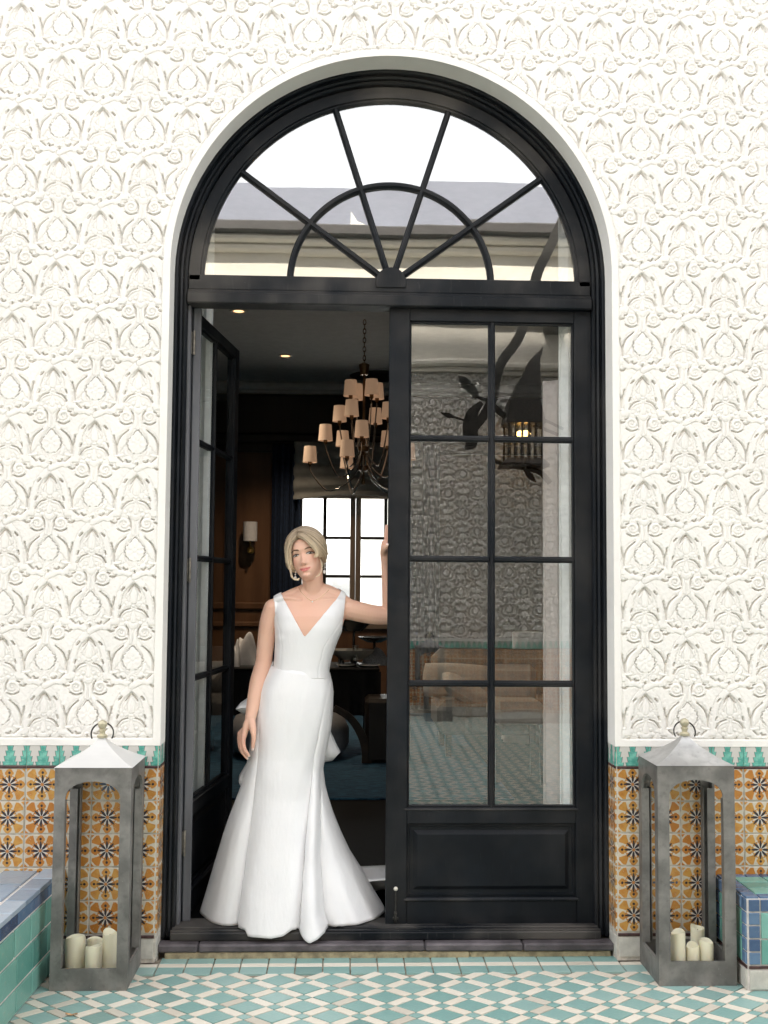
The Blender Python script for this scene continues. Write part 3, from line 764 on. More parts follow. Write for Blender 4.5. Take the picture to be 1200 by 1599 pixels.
# downlights in the ceiling (lit)
M_LAMP = Mat("downlight lens").color((.8, .7, .5)).emission((1, .58, .28), .4).m
def ceil_at(px, py): return atz(px, py, CZ)
for (px, py, lb) in ((373, 485, "small lit ceiling downlight nearest the open left door leaf"), (446, 555, "small lit ceiling downlight farther back towards the chandelier")):
    p = ceil_at(px, py); t = thing("downlight", lb, "downlight", (p[0], p[1], CZ), "downlights in the room ceiling")
    MB().lathe([(.075, -.012), (.085, 0), (.055, 0), (.055, -.008)], p[0], p[1], CZ-.001, ring=True).build("trim_ring", M_CEIL, t); MB().lathe([(.0, -.006), (.046, -.006), (.046, -.001), (0, -.001)], p[0], p[1], CZ-.001).build("lens", M_LAMP, t)
    l_ = bpy.data.lights.new("downlight beam", 'SPOT'); l_.energy = 24; l_.color = (1, .78, .55); l_.spot_size = math.radians(110); l_.spot_blend = .7; l_.shadow_soft_size = .05
    lo_ = bpy.data.objects.new("downlight_beam", l_); COL.objects.link(lo_); lo_.parent = t; lo_.location = (0, 0, -.03)
p = atz(595, 586, CZ); t = thing("ceiling_vent", "dark round air vent in the ceiling behind the chandelier", "vent", (p[0], p[1], CZ))
MB().lathe([(.0, -.02), (.24, -.03), (.36, -.012), (.37, 0), (0, 0)], p[0], p[1], CZ-.001, 28).build("diffuser", M_IRON, t); MB().lathe([(.37, -.012), (.42, -.012), (.42, 0), (.37, 0)], p[0], p[1], CZ-.001, 28, ring=True).build("rim", M_CEIL, t)

# chandelier
CY = 5.3; cp = at(568, 700, CY); cx, cy_ = cp[0], CY
top = at(568, 583, CY)[2]; bot = at(568, 757, CY)[2]
ch = thing("chandelier", "tiered nickel chandelier with many small linen shades on a long chain", "chandelier", (cx, cy_, bot))
mb = MB(); z = top+.02
MB().lathe([(.0, 0), (.035, .005), (.05, .10), (.015, .12), (0, .12)], cx, cy_, top-.02).build("chain_cup", M_BRONZE, ch, smooth=True)
mb = MB(); k = 0; z = top+.10
while z < CZ:
    a = np.linspace(0, 2*PI, 10, endpoint=False)
    ring = [(cx+(.013*math.cos(q) if k % 2 else 0), cy_+(0 if k % 2 else .013*math.cos(q)), z+.026*math.sin(q)) for q in a]
    mb.tube(ring, .0045, 5, loop=True); z += .042; k += 1
mb.build("chain", M_BRONZE, ch)
mb = MB(); mb.lathe([(.012, 0), (.02, .02), (.012, .05), (.016, .4), (.011, .45), (.011, top-bot)], cx, cy_, bot, 12)
for h in (.12, .30, .52): mb.lathe([(.014, 0), (.05, .012), (.05, .05), (.014, .062)], cx, cy_, bot+h, 14)
mb.build("stem", M_BRONZE, ch, smooth=True)
tiers = [(610, .14, 4, .5, .50), (645, .25, 4, 1.1, .34), (680, .36, 5, PI+.25, .24), (712, .49, 5, PI, .13)]
shade_me = None
for py, R_, n, a0, hz in tiers:
    zt = at(568, py, CY)[2]
    for i in range(n):
        a = a0+2*PI*i/n; ca, sa = math.cos(a), math.sin(a); x, y = cx+R_*ca, cy_+R_*sa
        zs = zt-.075; hub = bot+hz
        pts = crom([(cx+.03*ca, cy_+.03*sa, hub+.03), (cx+R_*.25*ca, cy_+R_*.25*sa, hub-.07-.05*R_), (cx+R_*.65*ca, cy_+R_*.65*sa, min(hub, zs)-.13-.12*R_), (cx+R_*.96*ca, cy_+R_*.96*sa, zs-.09), (x, y, zs-.005)], 20)
        arm = MB().tube(pts, .0065, 8).build("arm", M_CHROME, ch, smooth=True)
        MB().lathe([(.006, -.03), (.018, -.01), (.018, .03), (.0, .03)], x, y, zs, 10).build("candle_cup", M_BRONZE, arm)
        if shade_me is None: shade_me = MB().lathe([(.066, 0), (.054, .148), (.052, .148), (.064, 0)], 0, 0, 0, 20, ring=True).mesh("lamp shade", M_SHADE, smooth=True)
        inst("lamp_shade", shade_me, ch, (x, y, zs+.01))

# window in the back wall with bright daylight behind
win = thing("back_window", "tall brown timber window with bright white daylight behind the woman", "window", (0, BY, WZ0))
mb = MB(); f = .06
def wb(px0, px1): return at(px0, 850, BY)[0], at(px1, 850, BY)[0]
mb.box(WX0, WX0+f, BY-.03, BY+.10, WZ0, WZ1, .006); mb.box(WX1-f, WX1, BY-.03, BY+.10, WZ0, WZ1, .006); mb.box(WX0+f, WX1-f, BY-.03, BY+.10, WZ1-.09, WZ1, .006); mb.box(WX0+f, WX1-f, BY-.03, BY+.10, WZ0, WZ0+.08, .006)
m0, m1 = wb(547, 564)
mb.box(m0, (m0+m1)/2-.002, BY-.025, BY+.06, WZ0+.08, WZ1-.09, .008); mb.box((m0+m1)/2+.002, m1, BY-.025, BY+.06, WZ0+.08, WZ1-.09, .008)
mb.build("window_frame", M_WINW, win)
mb = MB(); k0, k1 = wb(504.5, 510)
mb.box(k0, k1, BY-.01, BY+.04, WZ0+.08, WZ1-.09); k0, k1 = wb(600, 605); mb.box(k0, k1, BY-.01, BY+.04, WZ0+.08, WZ1-.09)
for py in (840, 900, 960):
    zz = at(540, py, BY)[2]; mb.box(WX0+f, m0, BY-.009, BY+.041, zz-.017, zz+.017); mb.box(m1, WX1-f, BY-.009, BY+.041, zz-.017, zz+.017)
mb.build("glazing_bars", M_DARKW, win)
MB().box(WX0+f, WX1-f, BY+.045, BY+.049, WZ0+.08, WZ1-.09).build("pane", M_GLASSW, win)
# blind over the window
bl = MB(); zt = at(480, 690, 8.4)[2]
rows = []
for i, zz in enumerate(np.linspace(0, 1, 26)):
    rows.append([(-.80+1.55*u, 8.40-.02*math.sin(zz*26)*(.3+zz)-.03*zz, zt-(zt-2.66)*zz-.07*zz**3*(math.cos(u*2*PI)*.5+.5)*math.sin(PI*zz*.5)+.05*(zz > .8)*(zz-.8)*math.sin(u*9)) for u in np.linspace(0, 1, 30)])
bl.loft(rows, closed=False, cap=False); o = bl.build("roman_blind", M_BLIND, smooth=True); o.modifiers.new('thick', 'SOLIDIFY').thickness = .012
tag(o, "grey gathered blind hanging above the bright back window", "blind")
# curtains
def curtain(x0, x1, Y, z0, z1, mat, folds, amp, nm="curtain", ph=0.):
    rows = []
    for zz in np.linspace(0, 1, 14):
        row = []
        for u in np.linspace(0, 1, folds*9):
            wv = math.sin(u*folds*2*PI+ph+.5*math.sin(zz*2.1+u*5)); row.append((x0+(x1-x0)*u+.25*amp*math.cos(u*folds*4*PI+ph), Y+amp*(wv+.35*math.sin(u*folds*PI*1.3+2)), z0+(z1-z0)*zz))
        rows.append(row)
    o = MB().loft(rows, closed=False, cap=False).build(nm, mat, smooth=True); o.modifiers.new('thick', 'SOLIDIFY').thickness = .008
    return o
tag(curtain(-1.06, -.72, 8.42, RZ+.01, 3.27, M_NAVY, 5, .04), "navy curtain left of the back window, behind the woman", "curtain", "navy curtains at the back window")
tag(curtain(.60, .95, 8.42, RZ+.01, 3.27, M_NAVY, 5, .04, ph=1), "navy curtain right of the back window, seen through the closed door leaf's glass", "curtain", "navy curtains at the back window")
tag(curtain(.795, .905, .305, RZ+.01, 3.80, M_WHITEC, 2, .012), "white curtain hanging inside behind the right edge of the closed door leaf", "curtain", "white curtains inside the doorway")
tag(curtain(.735, .822, .40, RZ+.01, 2.55, M_PINK, 1, .012), "pinkish grey curtain lining beside the white curtain behind the closed leaf", "curtain", "white curtains inside the doorway")
tag(curtain(-1.22, -.868, .68, RZ+.01, 3.95, M_WHITEC, 5, .018), "white curtain hanging inside behind the open left door leaf", "curtain", "white curtains inside the doorway")

# wall sconce
sp = at(391, 830, 8.45); sn = thing("wall_sconce", "small wall sconce with a plain white shade on the brown panelling", "sconce", (sp[0], BY, sp[2]-.25))
MB().lathe([(.085, -.115), (.085, .115), (.082, .115), (.082, -.115)], sp[0], sp[1], sp[2], 22, ring=True).build("lamp_shade", M_WLINEN, sn, smooth=40)
MB().tube([(sp[0], BY-.02, sp[2]-.22), (sp[0], sp[1]-.02, sp[2]-.24), (sp[0], sp[1], sp[2]-.19), (sp[0], sp[1], sp[2]-.09)], .012).lathe([(.045, -.03), (.045, -.005)], sp[0], BY-.005, sp[2]-.22, 14, 'y').build("bracket", M_GOLD, sn)

# rug
o = MB().box(-3.2, 1.0, 2.95, 8.0, RZ+.001, RZ+.016, .004).build("rug", M_RUG); tag(o, "worn blue woven rug on the dark floor", "rug")
# buffet table behind the woman, clothed to the floor
TY = 4.9; tz = at(570, 1043, TY)[2]
tb = thing("buffet_table", "black clothed buffet table behind the woman", "table", (-.4, TY+.4, RZ+.017))
tx0, tx1 = at(372, 1043, TY)[0]-.5, .13
MB().box(tx0, tx1, TY, TY+.75, tz-.035, tz, .012).build("table_top", M_BLACKC, tb)
rows = []
for zz in np.linspace(0, 1, 6):
    rows.append([(x+.012*zz*math.sin(i*1.7), TY-.004-.02*zz*(1+math.sin(i*1.3)), tz-.03-(tz-.03-RZ-.35)*zz) for i, x in enumerate(np.linspace(tx0, tx1+.01, 60))])
MB().loft(rows, closed=False, cap=False).build("table_cloth", M_BLACKC, tb, smooth=True)
for x in (tx0+.1, tx1-.1):
    for y in (TY+.1, TY+.65): MB().box(x-.03, x+.03, y-.03, y+.03, RZ+.017, tz-.035).build("leg", M_DARKW, tb)
# a curved brown wooden armchair and a pale ottoman in front of the table
ac = thing("curved_chair", "dark chair with a curved brown wooden side in front of the black table", "chair", (.0, 4.55, RZ+.017))
pts = [at(px, py, 4.45) for px, py in ((522, 1105), (548, 1122), (566, 1150), (573, 1178), (571, 1208))]
MB().ribbon(crom(pts, 18), list(np.linspace(.05, .09, 18)), .05, (0, 1, 0)).build("side_frame", pm("brown chair wood", (.035, .018, .009), .4, .3, 20), ac)
c0, c1 = at(571, 1090, 4.5), at(640, 1207, 4.5)
MB().box(c0[0], c1[0], 4.42, 4.86, RZ+.017, c0[2], .03).build("upholstery", M_DARKW, ac)
a0, a1 = at(352, 1112, 4.62), at(548, 1202, 4.62)
ot = thing("ottoman", "pale grey round ottoman on the blue rug behind the bride", "ottoman", ((a0[0]+a1[0])/2, 4.75, RZ+.017))
R_ = (a1[0]-a0[0])/2*.97; hh = a0[2]-RZ-.06
MB().lathe([(0, 0), (R_*.93, 0), (R_, .05), (R_, hh*.55), (R_*.9, hh*.85), (R_*.6, hh), (0, hh)], (a0[0]+a1[0])/2, 4.62+R_*.0+.28, RZ+.06, 32).build("cushion", pm("pale ottoman cloth", (.36, .36, .38), .95, .06, 40), ot, smooth=50)
MB().lathe([(R_*.7, 0), (R_*.7, .045)], (a0[0]+a1[0])/2, 4.90, RZ+.017, 24).build("plinth", M_DARKW, ot)

# things on the table
def on_table(px, dy=.15): p = at(px, 1043, TY+dy); return p[0], TY+dy
def plate(px, r, mat, lb, cat="plate", dy=.12, h=.018, grp="dishes on the buffet table"):
    x, y = on_table(px, dy); o = MB().lathe([(0, 0), (r*.6, 0), (r, h), (r*.97, h+.004), (r*.58, .006), (0, .006)], x, y, tz+.0005, 24).build("plate", mat, smooth=50); tag(o, lb, cat, grp); return o
plate(541, .085, M_CHINA, "white plate left of the tall glass on the black table"); plate(577, .10, M_CHINA, "white plate right of the tall glass on the black table")
x, y = on_table(555, .10); fl = thing("champagne_glass", "tall narrow glass with a dark foot between two white plates", "glass", (x, y, tz), None)
MB().lathe([(.034, 0), (.034, .004), (.006, .012), (.006, .03), (.024, .05), (.024, .055)], x, y, tz+.0005, 14).build("foot", M_SMOKE, fl, smooth=40); MB().lathe([(.024, .055), (.03, .19), (.028, .19), (.022, .06)], x, y, tz+.0005, 16).build("bowl", glass_mat("drinking glass", .12), fl, smooth=True)
def bowl(px, py, r, h, mat, lb, dy, cat="bowl", tier=False):
    p = at(px, py, TY+dy); x, y = p[0], TY+dy; t = thing("serving_bowl", lb, cat, (x, y, tz), "serving dishes on the buffet table")
    zc = p[2]
    MB().lathe([(0, 0), (r*.45, .0), (r*.9, h*.7), (r, h), (r*.96, h), (r*.8, h*.65), (0, .012)], x, y, zc, 22).build("bowl", mat, t, smooth=40)
    MB().lathe([(r*.5, 0), (r*.5, .01), (.012, .03), (.012, zc-tz)], x, y, tz+.0005, 14).build("stand", mat, t, smooth=40); return x, y, zc+h
b1 = bowl(553, 985, .17, .10, M_SMOKE, "dark footed bowl of fruit under the woman's raised arm", .35)
bowl(585, 1003, .15, .05, M_SMOKE, "low dark footed dish beside the fruit bowl", .5); bowl(549, 1030, .21, .09, M_BLIND, "wide grey tray dish at the back of the table", .25)
for k, (dx, dy, c) in enumerate(((-.07, 0, (.45, .06, .02)), (0, -.05, (.40, .14, .03)), (.06, .0, (.5, .07, .03)), (-.01, .05, (.45, .25, .04)))):
    o = MB().ball((b1[0]+dx, b1[1]+dy, b1[2]+.015), .045).build("fruit", pm("fruit skin", c, .4, .2, 30), smooth=True)
    tag(o, ("dull red fruit at the left of the dark footed bowl", "orange brown fruit at the front of the dark footed bowl", "red fruit at the right of the dark footed bowl", "yellowish fruit at the back of the dark footed bowl")[k], "fruit", "fruit in the footed bowl")
def cloth_heap(px0, px1, py0, Y, mat, lb, seed, cat="napkin"):
    rs = np.random.RandomState(seed); a, b = at(px0, py0, Y), at(px1, 1043, Y); W = b[0]-a[0]; Hh = a[2]-tz; n = 22; V = []
    for i in range(n):
        for j in range(n):
            u, v = i/(n-1), j/(n-1); e = math.sin(PI*u**(.55+.1*(seed % 3)))**.45*math.sin(PI*v)**.5
            V.append((a[0]+W*u, Y-.15+.3*v, tz+.002+Hh*e*(.80+.20*math.sin(u*6.5+seed*1.7+2.2*math.sin(v*3.1+seed)))))
    o = link("folded_cloth", grid_mesh("cloth", V, quads(n, n), mat)); tag(o, lb, cat, "cloths on the buffet table"); return o
cloth_heap(372, 402, 972, TY+.35, M_WLINEN, "pale crumpled cloth on the table at the left of the woman", 3)
cloth_heap(566, 606, 1008, TY+.40, M_GLINEN, "grey patterned napkin heap on the table below her raised arm", 5); cloth_heap(528, 538, 1022, TY+.3, M_GLINEN, "small grey patterned cloth at her waist on the table", 9)
cloth_heap(364, 376, 990, TY+.2, M_WLINEN, "white cloth end by the open door leaf on the table", 12)

# seating seen through the closed leaf
sf = thing("sofa", "taupe sofa behind the glass of the closed door leaf", "sofa", (1.0, 5.0, RZ+.017))
s0, s1 = at(640, 1066, 4.6), at(762, 1118, 4.6)
MB().box(.62, 1.9, 4.7, 5.5, RZ+.20, RZ+.50, .07).build("seat_base", M_SOFA, sf); MB().box(.62, 1.9, 5.3, 5.55, RZ+.50, RZ+.90, .08).build("back_cushion", M_SOFA, sf)
for k in range(5): MB().box(.63+.253*k, .878+.253*k, 4.66, 4.72, RZ+.22, RZ+.48, .05).build("front_roll", M_SOFA, sf)
for x in (.72, 1.8):
    for y in (4.8, 5.45): MB().box(x-.025, x+.025, y-.025, y+.025, RZ+.017, RZ+.2).build("leg", M_DARKW, sf)
def pillow(c, w_, h_, d_, tilt, lb):
    n = 18; V = []
    for sgn in (1, -1):
        for i in range(n):
            for j in range(n):
                u, v = i/(n-1)*2-1, j/(n-1)*2-1; e = ((1-u**4)*(1-v**4))**.5
                V.append((u*w_/2*(1-.06*v*v), sgn*d_/2*e, v*h_/2*(1-.08*u*u)))
    F_ = quads(n, n); F_ = np.vstack([F_, F_[:, ::-1]+n*n]); o = link("cushion", grid_mesh("cushion", V, F_, M_CUSH)); o.location = c; o.rotation_euler = tilt; tag(o, lb, "cushion", "cushions on the sofa"); return o
p = at(715, 1052, 5.1); pillow((p[0], 5.12, RZ+.50+.13), .62, .32, .16, (-.25, .04, 0), "wide off white cushion standing on the sofa")
p = at(735, 1086, 4.75); pillow((p[0]-.02, 4.85, RZ+.56), .5, .3, .15, (-1.2, .5, .2), "taupe shaded cushion lying on the front of the sofa")
chp = thing("dining_chair", "cream upholstered dining chair by the curtain behind the door glass", "chair", (1.02, 3.6, RZ))
x0, x1 = at(772, 1095, 3.5)[0], at(856, 1095, 3.5)[0]; zs = at(800, 1133, 3.5)[2]
MB().box(x0, x1, 3.5, 4.0, zs, zs+.17, .05).build("seat", M_CUSH, chp); MB().box(x0+.01, x1, 3.95, 4.06, zs+.1, zs+.42, .05).build("backrest", M_CUSH, chp)
for x in (x0+.035, x1-.035):
    for y in (3.54, 3.98): MB().loft([[(x-.016, y-.016, RZ+.0005), (x+.016, y-.016, RZ+.0005), (x+.016, y+.016, RZ+.0005), (x-.016, y+.016, RZ+.0005)], [(x-.024, y-.024, zs), (x+.024, y-.024, zs), (x+.024, y+.024, zs), (x-.024, y+.024, zs)]]).build("leg", M_DARKW, chp)
# a covered stand behind it
p0, p1 = at(797, 987, 5.7), at(840, 1060, 5.7); cxs = (p0[0]+p1[0])/2+.05
ring = []
for zz in np.linspace(0, 1, 12):
    R_ = .15+.10*zz**2; ring.append([(cxs+R_*(1+.09*zz*math.sin(7*a+2*zz))*math.cos(a), 5.75+R_*(1+.09*zz*math.sin(7*a+2*zz))*math.sin(a), p0[2]-(p0[2]-RZ-.02)*zz) for a in np.linspace(0, 2*PI, 40, endpoint=False)])
o = MB().loft(ring).build("draped_stand", M_WLINEN, smooth=50); tag(o, "small round stand draped in white cloth by the curtain behind the glass", "draped stand")
# balustrade and a pale building beyond the back window
M_PALE = pm("pale far render", (.62, .62, .6), .9, .05)
o = MB().box(.35, 6, 26, 34, -2, 5.6).build("far_block", M_PALE); o.name = "pale_building"
o2 = MB().box(.2, 6.2, 25.8, 34.2, 5.6, 6.0).build("cornice", M_PALE, o); tag(o, "pale building seen through the right panes of the back window", "building")
bz = at(590, 955, 10.2)[2]; bz0 = at(590, 985, 10.2)[2]
bal = thing("balustrade", "black iron balustrade with a Greek key border outside the back window", "balustrade", (0, 10.2, bz0))
mb = MB(); mb.box(-1.2, 1.6, 10.18, 10.22, bz, bz+.025); mb.box(-1.2, 1.6, 10.18, 10.22, bz0+.04, bz0+.06); mb.box(-1.2, 1.6, 10.18, 10.22, .3, .33); mb.build("rail", M_IRON, bal)
mb = MB(); q = .105; h_ = bz-bz0-.06; t_ = .014
for k in range(26):
    x = -1.2+q*k; zb2 = bz0+.06
    for a, b, c, d in ((0, .16, 0, .9), (.16, .82, .76, .9), (.68, .82, .28, .76), (.40, .68, .28, .42), (.40, .52, .42, .58)): mb.box(x+q*a, x+q*b, 10.19, 10.21, zb2+h_*c, zb2+h_*d)
mb.build("key_border", M_IRON, bal)
mb = MB()
for k in range(24): mb.box(-1.2+.12*k, -1.18+.12*k, 10.19, 10.21, .33, bz0+.04)
mb.build("balusters", M_IRON, bal)
cn = MB().box(-3, 3, 8.805, 10.9, 3.05, 3.2).build("rear_sun_blocker", M_PALE); tag(cn, "unseen added sun canopy over the far side of the back window", "blocker")  # slab added out of view to keep the sun off the rug
o = MB().box(-6, 6, 8.85, 60, -.3, .05).build("terrace", M_PALE); tag(o, "pale terrace beyond the back window", kind='structure')
# ------------------------------------------------------------------ the house across the courtyard (seen in the panes)
OY = -8.0
op = thing("courtyard_house", "cream house across the courtyard, seen mirrored in the door panes", "house", (0, OY, 0))
M_OPW = pm("cream render", (.66, .62, .54), .9, .06, 2); M_LAV = pm("lavender grey render", (.21, .22, .26), .9, .04, 1); M_GUT = pm("dark gutter", (.05, .045, .042), .5, .2)
MB().box(-9, 9, OY-.3, OY-.002, 4.17, 5.75).build("upper_wall", M_OPW, op)
MB().box(-9, 9, OY-.4, OY-.16, -.02, 4.17).build("lower_wall", M_OPW, op)
me = relief_mesh("carved relief far", -4.0, 4.0, .93, 4.16, 3, M_RELIEF, cut=False, depth=.034, T=TILE_W)
o = inst("carved_relief", me, op, (0, OY, 0), (0, 0, PI))
MB().box(-9, 9, OY-.02, OY+.05, 4.165, 4.22, .01).box(-9, 9, OY-.02, OY+.09, 4.225, 4.32, .03).box(-9, 9, OY-.02, OY+.05, 4.78, 4.84, .015).build("string_course", M_OPW, op)
MB().box(-9, 9, OY-.3, OY+.10, 5.60, 5.70, .03).box(-9, 9, OY-.3, OY+.16, 5.70, 5.80, .03).build("cornice", M_OPW, op)
MB().box(-9, 9, OY-.4, OY+.24, 5.802, 5.94, .02).build("gutter", M_GUT, op)
MB().box(-9, 9, OY-5, OY-.3, 5.60, 5.80).build("roof", M_GUT, op)
zt = at(600, 289, 3.6-OY)[2]; MB().box(-9, 9, OY-5, OY-3.2, 5.8, zt).build("upper_storey", M_LAV, op)
q = [at(x_, y_, 1.2-OY) for x_, y_ in ((546, 325), (546, 356), (573, 356), (571, 346), (556, 340))]
MB().loft([[(p[0], OY-.8, p[2]) for p in q], [(p[0], OY-1.2, p[2]) for p in q]]).build("chimney", M_PLASTER, op)
M_OT2 = tile_mat("ochre star tile field", True); MB().box(-9, 9, OY-.02, OY, .115, .80).build("tile_dado", M_OT2, op)
MB().box(-9, 9, OY-.02, OY, .811, .895).build("tree_tile_band", tree_mat(True), op); MB().box(-9, 9, OY-.02, OY+.001, 0, .112).build("plinth", M_PLINTH, op); MB().box(-9, 9, OY-.02, OY+.002, .801, .8105).build("trim_band", M_BROWN, op)
MB().box(-9, 9, OY-.02, OY+.003, .8955, .929).build("plaster_band", M_PLASTER, op)
# ornate iron lantern on that wall
LYV = .4-(-7.45)
def pv(cx_, cy2, dy=0.):
    p = at(600+cx_/3.3333, 470+cy2/3.3333, LYV); return np.array([p[0], -7.45+dy, p[2]])
il = thing("iron_wall_lantern", "black iron wall lantern on curling leafy brackets, mirrored in the upper door panes", "wall lantern", (pv(740, 700)[0], OY, pv(740, 700)[2]))
mb = MB()
mb.ribbon(crom([pv(930, -420), pv(850, -250), pv(790, -120), pv(760, 60), pv(715, 190), pv(640, 300), pv(605, 400), pv(590, 500), pv(545, 590), pv(470, 690)], 40), list(np.interp(np.linspace(0, 1, 40), [0, .3, .7, 1], [.11, .12, .12, .10])), .05, (0, 1, 0))
mb.build("main_bracket", M_IRON, il)
mb = MB(); mb.ribbon(crom([pv(530, 530), pv(478, 590), pv(468, 680), pv(470, 760), pv(440, 790)], 16), list(np.interp(np.linspace(0, 1, 16), [0, .4, .8, 1], [.06, .20, .14, .02])), .03, (0, 1, 0)); mb.build("leaf_scroll", M_IRON, il)
mb = MB()
mb.tube(crom([pv(640, 560), pv(560, 520), pv(500, 490), pv(440, 420)], 14), .022); mb.ribbon([pv(470, 470), pv(445, 430), pv(425, 408), pv(402, 388)], [.05, .13, .09, .01], .02, (0, 1, 0)); mb.ribbon([pv(505, 505), pv(485, 470), pv(475, 425)], [.06, .10, .02], .02, (0, 1, 0))
mb.tube(crom([pv(500, 650), pv(440, 625), pv(370, 603)], 8), .014); mb.ribbon([pv(385, 608), pv(350, 598), pv(312, 583)], [.02, .06, .01], .015, (0, 1, 0))
mb.build("arrow_leaves", M_IRON, il)
mb = MB(); mb.tube(crom([pv(580, 515), pv(640, 570), pv(700, 605), pv(800, 630), pv(930, 680)], 16), [.035]*8+[.02]*8); mb.tube(crom([pv(830, 590), pv(875, 610), pv(960, 650)], 8), .018)
mb.tube(crom([pv(585, 745), pv(605, 810), pv(720, 850), pv(830, 868), pv(890, 930)], 16), [.025]*10+[.035]*6); mb.ribbon([pv(760, 865), pv(790, 895), pv(818, 928)], [.03, .08, .01], .02, (0, 1, 0)); mb.build("tendrils", M_IRON, il)
a, b = pv(665, 630), pv(838, 810); xm, hw = (a[0]+b[0])/2, (b[0]-a[0])/2; zt, zb2 = a[2], b[2]; ym = -7.45; hwd = hw*.9
pk = pv(856, 225)
def sq(z, f): return [(xm-hw*f, ym-hwd*f, z), (xm+hw*f, ym-hwd*f, z), (xm+hw*f, ym+hwd*f, z), (xm-hw*f, ym+hwd*f, z)]
mb = MB(); mb.loft([sq(zt, 1.2), sq(zt+.25, .95), [(x*.35+(pk[0]-.05)*.65, y*.35+ym*.65, zt+.75) for x, y, z in sq(0, .9)], [(x*.05+pk[0]*.95, y*.05+ym*.95, pk[2]) for x, y, z in sq(0, .5)]]); mb.build("hood", M_IRON, il)
mb = MB(); mb.loft([sq(zb2, 1.05), sq(zb2-.06, 1.35), sq(zb2-.09, 1.35)]); mb.build("tray", M_IRON, il)
mb = MB()
for u in (-1, -.6, -.2, .2, .6, 1):
    for s_ in (-1, 1): MB().box(xm+u*hw-.012, xm+u*hw+.012, ym+s_*hwd-.012, ym+s_*hwd+.012, zb2, zt).build("cage_bar", M_IRON, il)
MB().box(xm-hw*.92, xm+hw*.92, ym-hwd*.85, ym+hwd*.85, zb2+.01, zt-.01).build("amber_glass", glass_mat("amber lantern glass", .02), il)
MB().ball((xm+.0, ym, zt-.10), .07, 12, 1.3, 1, .6).build("bulb", Mat("lit amber bulb").color((.8, .5, .2)).emission((1, .55, .15), 9.).m, il)
MB().box(pk[0]+.1, pk[0]+.3, OY+.003, OY+.55, pv(0, 60)[2]-.05, pv(0, 60)[2]+.05).build("wall_arm", M_IRON, il)

# ------------------------------------------------------------------ two tall lanterns by the door, with their candles
def zinc(name, a, b, rough):
    m = Mat(name); n = m.noise(9, 5); n2 = m.noise(34, 4); s_ = m.noise(160, 2)
    c = m.mix(n.soft(.32, .7), a, b); c = m.mix(n2.soft(.5, .75)*.4, c, tuple(v*.62 for v in a)); c = m.mix(s_.soft(.74, .78)*.6, c, (.62, .6, .58))
    m.color(c).set(rough=rough, metal=.55); m.bump(n2, .001); return m.m
M_ZINC = zinc("weathered zinc", (.155, .150, .142), (.275, .265, .25), .52); M_ZINCL = zinc("pale zinc roof", (.36, .355, .35), (.50, .495, .485), .40)
M_GLAREROOF = pm("tin roof whitened for sky glare", (.58, .57, .555), .4, .03, 9)  # bright sky reflection put into the metal roof's base colour
M_WAX = Mat("ivory candle wax"); nx = M_WAX.noise(12, 3); M_WAX.color(M_WAX.mix(nx, (.74, .70, .54), (.66, .61, .44))).set(rough=.55, sss=.25, sssc=.02); M_WAX.b.inputs['Subsurface Radius'].default_value = (1, .7, .35); M_WAX = M_WAX.m
M_BRS = pm("dull brass knob", (.55, .50, .36), .4, .2, metal=.6)
